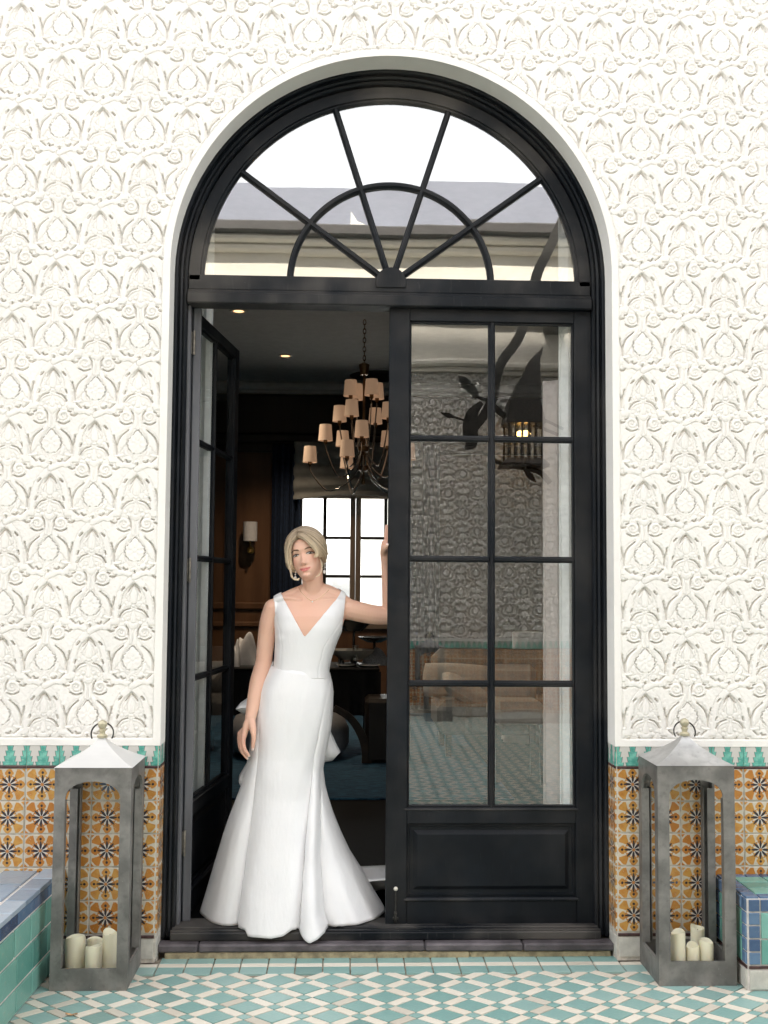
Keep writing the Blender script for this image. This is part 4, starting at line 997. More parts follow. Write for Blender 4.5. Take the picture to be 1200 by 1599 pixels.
def lantern(x0, x1, y0, y1, he, hp, roofmat, label, post, ztop, zbot, lean=0.):
    cx_, cy2 = (x0+x1)/2, (y0+y1)/2
    t = thing("floor_lantern", label, "lantern", (cx_, cy2, 0), "tall metal lanterns standing in the courtyard")
    W, D_ = (x1-x0)/2, (y1-y0)/2; th = .010
    def face(hw, along, sgn):
        "front/back faces run along x at y = sgn*D_, side faces along y at x = sgn*W"
        mb = MB(); ow = hw-post
        def P(u, v, z):
            return (cx_+u, cy2+sgn*(D_-v), z) if along == 'x' else (cx_+sgn*(W-v), cy2+u, z)
        e = 0 if along == 'x' else th+.0005
        def pane(poly): mb.loft([[P(u, 0, z) for u, z in poly], [P(u, th, z) for u, z in poly]])
        pane([(-hw+e, 0), (hw-e, 0), (hw-e, zbot), (-hw+e, zbot)])
        pane([(-hw+e, zbot), (-ow, zbot), (-ow, ztop-.075), (-hw+e, ztop-.075)]); pane([(ow, zbot), (hw-e, zbot), (hw-e, ztop-.075), (ow, ztop-.075)])
        zs = ztop-.075
        arch = [(ow*math.cos(a), zs+.075*math.sin(a)**.8) for a in np.linspace(0.001, PI-.001, 24)]
        # spandrel in two halves
        for h in (0, 1):
            ar = arch[:13] if h == 0 else arch[11:][::-1]
            s2 = 1 if h == 0 else -1
            ar = [(u if abs(u) > 1e-3 else 0., z) for u, z in ar]; ar = [p for p in ar if p[0]*s2 > 1e-4]+[(0, zs+.075)]
            pane([(s2*(hw-e), zs)]+ar+[(0, he), (s2*(hw-e), he)])
        # turned-in lip along the opening posts
        for s2 in (-1, 1):
            mb.loft([[P(s2*ow, th, z), P(s2*(ow+.004), th, z), P(s2*(ow+.004), th+.022, z), P(s2*ow, th+.022, z)] for z in (zbot, zs)])
        mb.build("side_frame", M_ZINC, t)
    face(W, 'x', -1); face(W, 'x', 1); face(D_, 'y', -1); face(D_, 'y', 1)
    MB().box(x0+th+.001, x1-th-.001, y0+th+.001, y1-th-.001, .0, .030).build("floor_plate", M_ZINC, t)
    rings = []; n = 9
    for k in range(n):
        q = k/(n-1); f = (1-q)**1.45*.93+.07; z = he+.0005+(hp-he)*q
        if k == 0: f = 1.025
        rings.append([(cx_+sx*W*f, cy2+sy*D_*f, z) for sx, sy in ((-1, -1), (1, -1), (1, 1), (-1, 1))])
    MB().loft(rings).build("roof", roofmat, t)
    MB().lathe([(.020, -.004), (.022, .004), (.011, .012), (.012, .020), (.0165, .026), (.0105, .031), (.017, .040), (.0195, .050), (.016, .060), (.006, .066), (0, .067)], cx_, cy2, hp, 16).build("finial", M_BRS, t, smooth=50)
    r = .045; MB().tube([(cx_+r*math.cos(a), cy2+.012*math.sin(a), hp+.012+r*.92*math.sin(a)) for a in np.linspace(-.5, PI+.5, 26)], .0033, 6).build("ring_handle", M_IRON, t, smooth=True)
    return t
lantern(-1.325, -1.027, -.305, -.010, .853, .955, M_GLAREROOF, "grey metal lantern with a roof coloured white for sky glare left of the door", .042, .800, .083)
lantern(1.064, 1.376, -.295, -.012, .862, .968, M_ZINCL, "grey metal lantern with a pale grey roof right of the door", .046, .806, .095)
xv = at(678, 1040, 8.0)[0]
lantern(xv-.16, xv+.16, -7.75, -7.43, .853, .955, M_ZINCL, "third grey metal lantern, across the courtyard and mirrored in the door glass", .042, .800, .083)
def candle(px0, px1, pyt, Y, zb_, label, seed, grp):
    a, b = at(px0, pyt, Y), at(px1, pyt, Y); r = (b[0]-a[0])/2; cx_ = (a[0]+b[0])/2; zt_ = a[2]; rs = np.random.RandomState(seed); p1, p2 = rs.rand(2)*6
    n = 26; rings = []
    def ring(rr, z, wv): return [(cx_+rr*math.cos(q), Y+rr*math.sin(q), z+wv*(math.sin(q+p1)*.6+math.sin(2*q+p2)*.4)) for q in np.linspace(0, 2*PI, n, endpoint=False)]
    wv = .010
    rings = [ring(r*.98, zb_, 0), ring(r, zb_+.004, 0), ring(r, zb_+(zt_-zb_)*.7, wv*.2), ring(r, zt_-.006, wv), ring(r*.95, zt_, wv), ring(r*.84, zt_-.002, wv), ring(r*.72, zt_-.016, wv*.3), ring(r*.2, zt_-.022, 0)]
    o = MB().loft(rings).build("candle", M_WAX, loc=(cx_, Y, zb_), smooth=60); tag(o, label, "candle", grp)
    MB().tube([(cx_, Y, zt_-.023), (cx_+.001, Y, zt_-.010)], .0015, 5).build("wick", M_IRON, o)
G1, G2 = "candles in the left lantern", "candles in the right lantern"
zf = .0305
candle(103, 134, 1462, -.20, zf, "widest ivory candle, leftmost in the left lantern", 1, G1)
candle(134, 158, 1477, -.245, zf, "shortest ivory candle, in front in the left lantern", 2, G1)
candle(136, 162, 1465, -.12, zf, "ivory candle standing behind the shortest one in the left lantern", 3, G1)
candle(161, 183, 1455, -.20, zf, "tallest slim ivory candle, rightmost in the left lantern", 4, G1)
candle(1048, 1070, 1455, -.235, zf, "ivory candle at the left of the front row in the grey-roofed lantern", 5, G2)
candle(1079, 1100, 1447, -.10, zf, "tall ivory candle at the back of the grey-roofed lantern", 6, G2)
candle(1072, 1092, 1476, -.235, zf, "shortest ivory candle, in the middle of the grey-roofed lantern", 7, G2)
candle(1092, 1114, 1469, -.23, zf, "ivory candle at the right of the front row in the grey-roofed lantern", 8, G2)
candle(1029, 1046, 1430, -.07, zf, "slim ivory candle seen through the left side of the grey-roofed lantern", 9, G2)

# ------------------------------------------------------------------ tiled planters at both edges
M_WGROUT = pm("white grout", (.62, .58, .55), .9, .12, 40, .001, 120)
def tile_on(parent, name, mat, O, eu, ev, en, u0, u1, v0, v1, d=.007, gp=.0035):
    "a tile on the plane O + u*eu + v*ev standing d proud along en"
    O, eu, ev, en = map(np.array, (O, eu, ev, en)); c = .0016
    cu, cv = (u0+u1)/2, (v0+v1)/2; a, b = (u1-u0)/2-gp, (v1-v0)/2-gp; C_ = O+eu*cu+ev*cv
    r = lambda a, b, h: [C_+eu*(s*a)+ev*(t*b)+en*(h+jj(.0003)) for s, t in ((-1, -1), (1, -1), (1, 1), (-1, 1))]
    mb = MB(); mb.loft([r(a, b, -.002), r(a, b, d-c), r(a-c, b-c, d)]); return mb.build(name, mat, parent, loc=C_)
pr_ = thing("planter", "low tiled planter of blue and green glazed tiles at the right edge", "planter", (1.8, -.18, 0))
PXL, PYF, PZT = 1.400, -.347, .353
MB().box(PXL, 3.2, PYF, .012, 0, PZT).build("core", M_WGROUT, pr_)
def rows(a, b, n): return [(a+(b-a)*i/n, a+(b-a)*(i+1)/n) for i in range(n)]
L_ = (PXL, 0, 0); eu, ev, en = (0, -1, 0), (0, 0, 1), (-1, 0, 0)       # left face, u from the wall outwards
for v0, v1 in rows(.098, PZT, 5):
    tile_on(pr_, "blue_tile", M_BLUE, L_, eu, ev, en, .004, .044, v0, v1); tile_on(pr_, "blue_tile", M_BLUE, L_, eu, ev, en, .303, .347, v0, v1)
for u0, u1 in rows(.044, .303, 5): tile_on(pr_, "blue_tile", M_BLUE, L_, eu, ev, en, u0, u1, .302, PZT)
for u0, u1 in rows(.044, .303, 2):
    for v0, v1 in ((.098, .198), (.198, .302)): tile_on(pr_, "green_tile", M_GREEN, L_, eu, ev, en, u0, u1, v0, v1)
tile_on(pr_, "trim_tile", M_BROWN, L_, eu, ev, en, .004, .347, .083, .096, .006, .001); tile_on(pr_, "plinth_tile", M_PLINTH, L_, eu, ev, en, .004, .18, .002, .082); tile_on(pr_, "plinth_tile", M_PLINTH, L_, eu, ev, en, .18, .347, .002, .082)
F_ = (PXL, PYF, 0); eu, en = (1, 0, 0), (0, -1, 0)
for v0, v1 in rows(.098, PZT, 5): tile_on(pr_, "blue_tile", M_BLUE, F_, eu, ev, en, .004, .052, v0, v1)
for u0, u1 in rows(.052, .452, 8): tile_on(pr_, "blue_tile", M_BLUE, F_, eu, ev, en, u0, u1, .302, PZT)
for u0, u1 in rows(.052, .452, 4):
    for v0, v1 in ((.098, .198), (.198, .302)): tile_on(pr_, "green_tile", M_GREEN, F_, eu, ev, en, u0, u1, v0, v1)
for u0, u1 in rows(.004, .452, 3): tile_on(pr_, "trim_tile", M_BROWN, F_, eu, ev, en, u0, u1, .083, .096, .006, .001); tile_on(pr_, "plinth_tile", M_PLINTH, F_, eu, ev, en, u0, u1, .002, .082)
T_ = (PXL, PYF, PZT); ev2, en2 = (0, 1, 0), (0, 0, 1)
for v0, v1 in rows(0, .347, 6): tile_on(pr_, "blue_tile", M_BLUE, T_, eu, ev2, en2, -.004, .052, v0, v1)
for u0, u1 in rows(.052, .552, 8): tile_on(pr_, "blue_tile", M_BLUE, T_, eu, ev2, en2, u0, u1, 0, .05); tile_on(pr_, "blue_tile", M_BLUE, T_, eu, ev2, en2, u0, u1, .302, .347)
for u0, u1 in rows(.052, .552, 4):
    for v0, v1 in rows(.05, .302, 3): tile_on(pr_, "green_tile", M_GREEN, T_, eu, ev2, en2, u0, u1, v0, v1)

pl = thing("planter", "low planter with a blue rim and green tiled side at the left edge", "planter", (-1.6, -.5, 0))
A, B = np.array([-1.368, .005]), np.array([-1.412, -1.15]); dv = (B-A)/np.linalg.norm(B-A); LN = np.linalg.norm(B-A); en = (-dv[1], dv[0], 0)
if en[0] < 0: en = (dv[1], -dv[0], 0)
MB().prismz([tuple(A), tuple(B), (-3.2, -1.15), (-3.2, .005)], 0, .372).build("core", M_WGROUT, pl)
O_ = (A[0], A[1], 0); eu = (dv[0], dv[1], 0)
for u0, u1 in rows(0, 1.1, 6):
    tile_on(pl, "blue_tile", M_BLUE, O_, eu, ev, en, u0, u1, .318, .368)
    tile_on(pl, "green_tile", M_GREEN, O_, eu, ev, en, u0, u1, .10, .208); tile_on(pl, "green_tile", M_GREEN, O_, eu, ev, en, u0+.04, u1+.03, .212, .314); tile_on(pl, "green_tile", M_GREEN, O_, eu, ev, en, u0, u1, .004, .095)
M_RIM = glaze_mat("pale blue rim glaze", (.20, .28, .38), (.42, .48, .54), .2)
ii_ = (-en[0], -en[1], 0)
for u0, u1 in rows(0, 1.1, 7): tile_on(pl, "rim_tile", M_RIM, (A[0]+en[0]*.012, A[1]+en[1]*.012, .372), eu, ii_, en2, u0, u1, 0, .085, .016)
for u0, u1 in rows(0, 1.1, 5):
    for v0, v1 in rows(.09, .55, 3): tile_on(pl, "rim_tile", M_RIM, (A[0], A[1], .372), eu, ii_, en2, u0+.02*(v0 > .2), u1+.02*(v0 > .2), v0, v1, .008, .008)
# ------------------------------------------------------------------ the bride
from mathutils.bvhtree import BVHTree
def skin_mat():
    m = Mat("skin"); n = m.noise(60, 4); n2 = m.noise(14, 3)
    c = m.mix(n2.soft(.35, .7)*.10, m.attr('tint'), (.70, .38, .27)); c = m.mix(n.soft(.5, .8)*.08, c, (.6, .32, .22))
    m.color(c).set(rough=.46, spec=.4, sss=.14, sssc=.012); m.b.inputs['Subsurface Radius'].default_value = (1, .35, .18); m.bump(m.noise(420, 3), .0004); return m.m
M_SKIN = skin_mat()
def satin():
    m = Mat("ivory satin"); n = m.noise(5, 3); w1 = m.noise(900, 2, stretch=(1, 1, .12)); n3 = m.noise(11, 3, stretch=(1.6, 1, .55))
    m.color(m.mix(n.soft(.3, .7), (.785, .775, .785), (.82, .81, .815))).set(rough=.30, sheen=.15, sheenr=.35, spec=.65)
    m.bump(w1*.25+n3*3.0, .0016); return m.m
M_SATIN = satin()
HY = .37
HC = at(478.8, 868.8, HY)
HR = Matrix.Rotation(math.radians(-9), 3, 'Z') @ Matrix.Rotation(math.radians(-11.5), 3, 'Y') @ Matrix.Rotation(math.radians(-6), 3, 'X')
HS = 1.035
HRn = np.array(HR)
def head_w(P): return HC + HS*(np.asarray(P) @ HRn.T)
def head_l(P): return ((np.asarray(P)-HC)/HS) @ HRn
def interp(tab, x):
    t = np.array(tab, float); return np.interp(x, t[:, 0], t[:, 1])
def smooth_tab(tab, xs):
    t = np.array(tab, float); o = np.argsort(t[:, 0]); t = t[o]
    d = np.linspace(t[0, 0], t[-1, 0], 400); v = np.interp(d, t[:, 0], t[:, 1]); k = np.hanning(25); k /= k.sum()
    v2 = np.convolve(np.pad(v, 12, 'edge'), k, 'valid'); return np.interp(xs, d, v2)
FRONT = [(-.114, -.060), (-.108, -.080), (-.098, -.088), (-.086, -.084), (-.078, -.087), (-.066, -.089), (-.052, -.086), (-.03, -.083), (0, -.083), (.012, -.087), (.022, -.090), (.05, -.087), (.075, -.072), (.095, -.046), (.108, -.015), (.114, .012)]
BACK = [(-.114, -.02), (-.105, .0), (-.09, .02), (-.06, .05), (-.03, .078), (0, .09), (.03, .096), (.06, .09), (.085, .065), (.102, .036), (.114, .014)]
WID = [(-.114, .012), (-.109, .024), (-.10, .031), (-.088, .0405), (-.072, .0495), (-.055, .0565), (-.035, .063), (-.015, .067), (0, .069), (.03, .073), (.055, .071), (.078, .060), (.097, .040), (.108, .022), (.114, .006)]
def head_points(NZh=120, NA=120):
    zs = np.linspace(-.1138, .1138, NZh); f = smooth_tab(FRONT, zs); b = smooth_tab(BACK, zs); w_ = smooth_tab(WID, zs)
    a = np.linspace(0, 2*PI, NA, endpoint=False)
    yc = (f+b)/2*.35+.02*.65; ex = 1.9
    V = []
    for i, z in enumerate(zs):
        c, s = np.cos(a), np.sin(a)
        X_ = w_[i]*np.sign(c)*np.abs(c)**(2/2.15); fr = np.abs(s)**(2/2.1)
        Y_ = np.where(s < 0, yc[i]+(f[i]-yc[i])*fr, yc[i]+(b[i]-yc[i])*fr)
        V.append(np.stack([X_, Y_, np.full_like(a, z)], -1))
    V = np.array(V)
    x, y, z = V[..., 0].copy(), V[..., 1].copy(), V[..., 2].copy()
    fm = smst(-.02, -.05, y)
    G = lambda cx, cz, sx, sz: np.exp(-((x-cx)/sx)**2/2-((z-cz)/sz)**2/2)
    G2 = lambda cx, cz, sx, sz: G(cx, cz, sx, sz)+G(-cx, cz, sx, sz)
    ridge = smst(.012, -.042, z)*smst(-.053, -.045, z)
    d = np.zeros_like(x)
    d += .021*ridge*np.exp(-(x/(.0060+.0036*smst(-.02, -.044, z)))**2/2)
    d += .004*G(0, -.043, .007, .006)
    d += .0062*G2(.0115, -.043, .0044, .0050)
    d -= .0062*G2(.031, -.001, .0145, .0085)
    d -= .0018*G2(.014, -.003, .006, .010)
    d += .0012*G2(.030, .019, .018, .006)
    d += .0050*G2(.046, -.028, .015, .014)
    d += .0046*G2(.031, -.0015, .010, .0050)
    d += .0045*G(0, -.0645, .015, .0036)+.0055*G(0, -.0755, .0125, .0042)
    d -= .0042*G(0, -.0700, .017, .0014)
    d -= .002*G(0, -.0575, .003, .005)
    d -= .0035*G(0, -.085, .012, .004)
    d += .0040*G(0, -.099, .012, .008)
    d -= .0025*G2(.026, -.055, .008, .014)
    y -= d*fm
    # ears
    return np.stack([x, y, z], -1)
HP = head_points()
mb = MB(); mb.loft([list(map(tuple, r)) for r in head_w(HP)])
body = mb
def chain(path, radii, dens=.30, n=14):
    P = np.array(path, float); R_ = np.array(radii, float); L = np.r_[0, np.cumsum(np.linalg.norm(np.diff(P, axis=0), axis=1))]
    s = 0.
    while s <= L[-1]:
        p = [np.interp(s, L, P[:, k]) for k in range(3)]; r = np.interp(s, L, R_); body.ball(p, r, n); s += max(r*dens, .0015)
    body.ball(P[-1], R_[-1], n)
def jc(pts, n=16): return crom([at(*p) for p in pts], n)
def jr(rs, n=16): return np.interp(np.linspace(0, 1, n), np.linspace(0, 1, len(rs)), rs)
# neck
chain(jc([(489, 944, .395), (489.5, 925, .388), (488.5, 905, .375), (487, 885, .378)], 10), jr([.056, .051, .0495, .052], 10))
# torso: (py, left px, right px, depth centre, half depth)
TOR = [(1215, 408, 500, .39, .10), (1175, 402, 508, .39, .11), (1130, 402, 512, .385, .118), (1095, 407, 514, .38, .112), (1068, 418, 514, .378, .100), (1045, 429, 512.5, .375, .090), (1025, 431, 517, .375, .092), (1000, 432, 526, .375, .098), (980, 431, 535, .375, .102), (962, 430, 540, .378, .096), (948, 429, 545, .385, .082), (938, 431, 546, .39, .066), (931, 440, 540, .392, .054), (924, 458, 522, .392, .046), (916, 470, 510, .39, .042)]
rings = []
T = np.array(TOR, float); pys = np.linspace(1215, 916, 60); o_ = np.argsort(T[:, 0])
for py in pys:
    xl, xr, yc, b = [np.interp(py, T[o_, 0], T[o_, k]) for k in (1, 2, 3, 4)]
    l, r = at(xl, py, yc), at(xr, py, yc)
    ring = []
    for a in np.linspace(0, 2*PI, 48, endpoint=False):
        c, s = math.cos(a), math.sin(a); e = 2/2.25
        cc = math.copysign(abs(c)**e, c); ss = math.copysign(abs(s)**e, s)
        m = (l+r)/2; h = (r-l)/2
        ring.append((m[0]+h[0]*cc, yc+b*ss, m[2]+h[2]*cc))
    rings.append(ring)
body.loft(rings)
for px in (457, 500):      # bust
    for q in range(6): body.ball(at(px, 996-5*q, .345+.004*q), .066-.004*q, 24, 1.05, .82, 1.0)
chain(jc([(437, 941, .392), (460, 931, .394), (489, 922, .395)], 10), jr([.036, .038, .045], 10)); chain(jc([(541, 944, .392), (517, 928, .394), (489, 922, .395)], 10), jr([.036, .038, .045], 10))
chain(jc([(470, 937, .335), (446, 934, .345), (428, 938, .37)], 10), jr([.011, .010, .012], 10)); chain(jc([(499, 938, .335), (525, 937, .345), (546, 942, .37)], 10), jr([.011, .010, .012], 10))   # collar bones
# legs and feet, inside the gown
for px, dx in ((438, -1), (468, 1)):
    chain(jc([(px, 1170, .385), (px+3*dx, 1290, .38), (px+2*dx, 1340, .37), (px+dx, 1400, .39), (px, 1440, .395)], 14), jr([.078, .050, .045, .042, .034], 14), .5)
    chain([at(px, 1441, .395), at(px, 1447, .30)], [.035, .026])
# her right arm, hanging
chain(jc([(427.5, 951, .388), (420.5, 972, .390), (416, 1000, .392), (412, 1035, .385)], 16), jr([.048, .0455, .0415, .039], 16))
chain(jc([(412, 1035, .385), (404, 1064, .365), (397.5, 1092, .335), (391.5, 1121, .300)], 16), jr([.039, .0405, .034, .0255], 16))
W0 = at(391, 1122, .298)
def finger(pts, rs): chain(jc(pts, 14), jr(rs, 14), .35, 10)
for k, (a, b, Yk) in enumerate((((384.5, 1128), (381.5, 1150), .272), ((386, 1127), (378.5, 1150.5), .288), ((388, 1127), (376.3, 1149), .304), ((389, 1127), (374.8, 1146), .318))):
    chain(jc([(391-.6*k, 1123, .298), (a[0]+1.0, a[1]+4, (Yk+.30)/2), (b[0], b[1], Yk)], 10), jr([.019, .0175, .0125], 10), .35)
chain(jc([(392, 1124, .293), (394.5, 1134, .272), (395.5, 1141, .262)], 8), jr([.02, .0175, .014], 8))
finger([(380.8, 1149, .272), (380.3, 1160, .266), (382.2, 1169.5, .262), (386.2, 1176, .262), (389.2, 1180.5, .264)], [.0122, .0108, .0094, .0084, .0066])
finger([(378, 1150, .288), (376.6, 1162, .284), (378.6, 1173, .280), (383, 1180, .280), (386.6, 1184.5, .283)], [.0122, .0108, .0094, .0084, .0066])
finger([(376, 1148, .304), (374.6, 1160, .301), (376, 1170, .298), (380, 1177, .298), (383.5, 1181.5, .30)], [.0115, .010, .009, .0078, .0062])
finger([(374.6, 1145.5, .318), (373.4, 1155, .316), (374.5, 1163, .314), (377.5, 1169, .314), (380, 1172.5, .316)], [.0105, .0088, .008, .007, .0056])
finger([(394.2, 1136, .266), (396.6, 1149, .252), (396, 1159, .250), (394.7, 1170.5, .252)], [.0155, .0118, .0098, .0068])
# her left arm, raised against the closed leaf
chain(jc([(545.5, 951.5, .388), (562, 955.5, .392), (585, 960, .405), (612, 962, .43)], 18), jr([.049, .0475, .0455, .042], 18))
chain(jc([(612, 962, .43), (610, 940, .40), (606.5, 905, .35), (603.3, 874, .305)], 18), jr([.042, .040, .031, .0235], 18))
chain(jc([(603.3, 874, .303), (603.5, 862, .285), (604.5, 850, .270)], 8), jr([.025, .029, .026], 8), .3)
chain(jc([(603.3, 874, .303), (606, 862, .283), (611, 848, .262)], 8), jr([.022, .025, .021], 8), .3)
for (x0, x1, Yk, l) in ((603.2, 603.6, .262, 0), (607, 608.5, .258, -3), (611.5, 614, .256, -1), (616, 619, .255, 5)):
    finger([(x0, 852, Yk+.01), (x0+.2, 843, Yk), (x1-.2, 832+l, Yk-.003), (x1, 821+l, Yk-.001)], [.0120, .0105, .0090, .0065])
finger([(600.3, 864, .275), (599.5, 859, .232), (601.5, 855, .192), (605.2, 850, .176)], [.0165, .0130, .0105, .0068])
tmp_me = body.mesh("body raw", M_SKIN)
tmp = bpy.data.objects.new("body_raw", tmp_me); COL.objects.link(tmp)
rm = tmp.modifiers.new('r', 'REMESH'); rm.mode = 'VOXEL'; rm.voxel_size = .0026; rm.use_smooth_shade = True
dg = bpy.context.evaluated_depsgraph_get(); ev_ = tmp.evaluated_get(dg); me = bpy.data.meshes.new_from_object(ev_)
bpy.data.objects.remove(tmp)
nv = len(me.vertices); V = np.empty(nv*3, np.float32); me.vertices.foreach_get('co', V); V = V.reshape(-1, 3).astype(float)
ne = len(me.edges); E_ = np.empty(ne*2, np.int32); me.edges.foreach_get('vertices', E_); E_ = E_.reshape(-1, 2)
deg = np.bincount(E_.ravel(), minlength=nv)[:, None]
def lap(V):
    S = np.zeros_like(V)
    for k in range(3): S[:, k] = np.bincount(E_[:, 0], V[E_[:, 1], k], nv)+np.bincount(E_[:, 1], V[E_[:, 0], k], nv)
    return S/np.maximum(deg, 1)
loc = head_l(V); inhead = (loc[:, 2] > -.10) & (np.abs(loc[:, 0]) < .11) & (np.abs(loc[:, 1]) < .13)
face = inhead & (loc[:, 1] < -.04)
hand = (np.linalg.norm(V-at(383, 1160, .28), axis=1) < .085) | (np.linalg.norm(V-at(604, 845, .25), axis=1) < .095)
wgt = np.where(face, .12, np.where(hand, .22, .55))[:, None]
for it in range(14):
    L1 = lap(V); V = V+wgt*(L1-V)
    if it % 2: L1 = lap(V); V = V-wgt*.75*(L1-V)
me.vertices.foreach_set('co', V.astype(np.float32).ravel()); me.update()
# pigment: lips, cheeks, nails; shade in nostrils and lip parting painted into the colour
loc = head_l(V); x, y, z = loc.T; col = np.tile(np.array([.73, .45, .335]), (nv, 1))
def tint(mask, c):
    global col
    col = col*(1-mask[:, None])+np.array(c)*mask[:, None]
ff = (y < -.05)*(np.abs(x) < .08)*(np.abs(z) < .12)
tint(ff*.42*np.exp(-((np.abs(x)-.046)/.017)**2-((z+.030)/.016)**2), (.58, .22, .16))
tint(ff*.25*np.exp(-(x/.011)**2-((z+.042)/.008)**2), (.60, .27, .2))
for p_, r_, a_, c_ in ((at(384, 1160, .28), .045, .5, (.72, .34, .25)), (at(604, 840, .25), .05, .4, (.72, .34, .25)), (at(410, 1040, .385), .05, .3, (.70, .36, .26)), (at(476, 955, .29), .07, .28, (.74, .36, .26)), (at(430, 942, .38), .05, .22, (.74, .37, .27))):
    tint(a_*np.exp(-(np.linalg.norm(V-p_, axis=1)/r_)**2), c_)
lw = np.clip(1-(np.abs(x)/.0262)**2.2, 0, 1); zl = z-.0085*(x/.0262)**2
up = -.0700+.0070*lw*(1-.22*np.exp(-(x/.0035)**2)); lo = -.0700-.0098*lw**.8
lip = smst(-.0006, .0008, np.minimum(up-zl, zl-lo))*ff*(np.abs(x) < .0262)
tint(lip, (.60, .19, .165))
tint(ff*(np.abs(x) < .022)*.75*np.exp(-((zl+.0700)/.0010)**2), (.22, .05, .045))
tint(ff*.35*np.exp(-((np.abs(x)-.0065)/.003)**2-((z+.0495)/.0022)**2), (.25, .09, .06))
tint(ff*.25*np.exp(-((np.abs(x)-.032)/.015)**2-((z-.0075)/.005)**2), (.40, .20, .13))     # eye shadow
for p, r in ((at(394.6, 1170.5, .246), .0085), (at(389.6, 1181.5, .259), .006), (at(387, 1185, .279), .006)):
    tint(smst(r, r*.7, np.linalg.norm(V-p, axis=1))*.85, (.80, .66, .62))
pn = at(605.6, 849.6, .168); tint(smst(.009, .007, np.linalg.norm(V-pn, axis=1))*.85, (.84, .66, .64))
a_ = me.color_attributes.new('tint', 'FLOAT_COLOR', 'POINT'); c4 = np.ones((nv, 4), np.float32); c4[:, :3] = col; a_.data.foreach_set('color', c4.ravel())
if not me.materials: me.materials.append(M_SKIN)
else: me.materials[0] = M_SKIN
me.polygons.foreach_set('use_smooth', [True]*len(me.polygons)); me.update()
bride = bpy.data.objects.new("person", me); COL.objects.link(bride)
tag(bride, "blonde woman in a white satin gown standing in the doorway, one hand on the door", "person")
ORG["person"] = np.zeros(3)
npoly = len(me.polygons)
me.calc_loop_triangles()
bvh = BVHTree.FromPolygons([tuple(v) for v in V], [tuple(p.vertices) for p in me.polygons])
CAMV = Vector(CAM_C)
def hit_px(px, py, off=.0015):
    d = Vector(_f+_r*(px-600)/CAM_F-_u*(py-799.5)/CAM_F).normalized(); h = bvh.ray_cast(CAMV, d)
    return np.array(h[0]-d*off) if h[0] is not None else at(px, py, .33)
def face_at(x, z, off=.0006):
    o = Vector(head_w((x, -.25, z))); d = Vector(HRn @ np.array([0, 1., 0])); h = bvh.ray_cast(o, d)
    p = h[0] if h[0] is not None else Vector(head_w((x, -.085, z)))
    return np.array(p)-np.array(d)*off

# eyes
M_EYE = Mat("eye"); M_EYE.color(M_EYE.attr('tint')).set(rough=.12, spec=.6); M_EYE = M_EYE.m
M_LASH = Mat("lash").color((.02, .013, .01)).set(rough=.7).m; M_BROW = Mat("brow hair").color((.17, .10, .055)).set(rough=.7).m
for sx in (-1, 1):
    n, m = 37, 21; P = []; C_ = []
    for j in range(m):
        for i in range(n):
            u = i/(n-1)*2-1; v = j/(m-1); e = max(0, 1-abs(u)**2.1)
            xx = sx*.0315+u*.0162; lo_, hi_ = -.0040*e-.0006-.0004*sx*u, .0054*e**.8+.0006*(sx*u)
            zz = lo_+(hi_-lo_)*v-.0010
            p = face_at(xx, zz, .0010+.0022*e*math.sin(PI*v)); P.append(p)
            ir = math.hypot(xx-(sx*.0315+.0012), zz+.0006)
            c = (.60, .55, .52)
            if ir < .0058: c = (.04, .036, .028) if ir > .0046 else (.10, .088, .06)
            if ir < .0026: c = (.008, .008, .008)
            if v > .86 or (v > .74 and abs(u) > .6): c = (.035, .02, .015)
            if v < .06: c = (.42, .22, .17)
            if math.hypot(xx-(sx*.0315-.0006), zz-.0014) < .0011: c = (.95, .95, .95)  # catchlight painted into the eye colour
            C_.append(c)
    link("eye", grid_mesh("eye", np.array(P), quads(m, n), M_EYE, color=np.array(C_)), bride)
    path = []
    for u in np.linspace(-1.02, 1.16 if sx > 0 else 1.02, 18) if sx > 0 else np.linspace(-1.16, 1.02, 18):
        e = max(0, 1-min(1, abs(u))**2.1); path.append(face_at(sx*.0315+u*.0162, .0054*e**.8+.0006*(sx*u)-.0007+.0014*max(0, abs(u)-1)*8, .0030))
    MB().tube(path, [.0006]+[.0017]*16+[.0005], 6).build("eyelashes", M_LASH, bride)
    mb = MB()
    for k in range(120):
        t = (k%60)/59; xx = sx*(.0135+.038*t); zz = .0178+.0050*math.sin(min(1, t*1.25)*PI*.62)-.0050*max(0, t-.62)/.38+random.uniform(-.0026, .0026)*(1-t*.7)
        a = face_at(xx, zz, .0002); b = face_at(xx+sx*.0055, zz+.0026*(1-1.6*t), .0012); mb.tube([a, (a+b)/2, b], [.0010, .0009, .0004], 4)
    mb.build("eyebrow", M_BROW, bride)

# jewellery
M_PEARL = pm("pearl and crystal", (.85, .83, .80), .12, .03); M_CHAINJ = pm("fine gold chain", (.75, .55, .35), .25, .1, metal=1)
path = [hit_px(px, py, .0012) for px, py in crom([(467, 917), (471, 925), (480, 934), (488, 938.5), (497, 935), (508, 927), (514, 921)], 30)]
mb = MB().tube(path, .0011, 6); nk = mb.build("necklace", M_CHAINJ, bride); MB().ball(hit_px(488, 939.5, .003), .0038, 10).build("pendant", M_PEARL, nk, smooth=True)
for pts in (((462.5, 893), (461.2, 897.5), (461.6, 902.5)), ((508, 880), (508, 886), (507, 893))):
    mb = MB()
    for (px, py), r in zip(pts, (.0032, .0028, .0066)): mb.ball(at(px, py, .335 if px < 480 else .345), r, 10, 1, 1, 1.35 if r > .005 else 1)
    mb.tube([at(pts[0][0], pts[0][1], .335 if pts[0][0] < 480 else .345), at(pts[2][0], pts[2][1], .335 if pts[0][0] < 480 else .345)], .0008, 5)
    mb.build("earring", M_PEARL, bride, smooth=True)

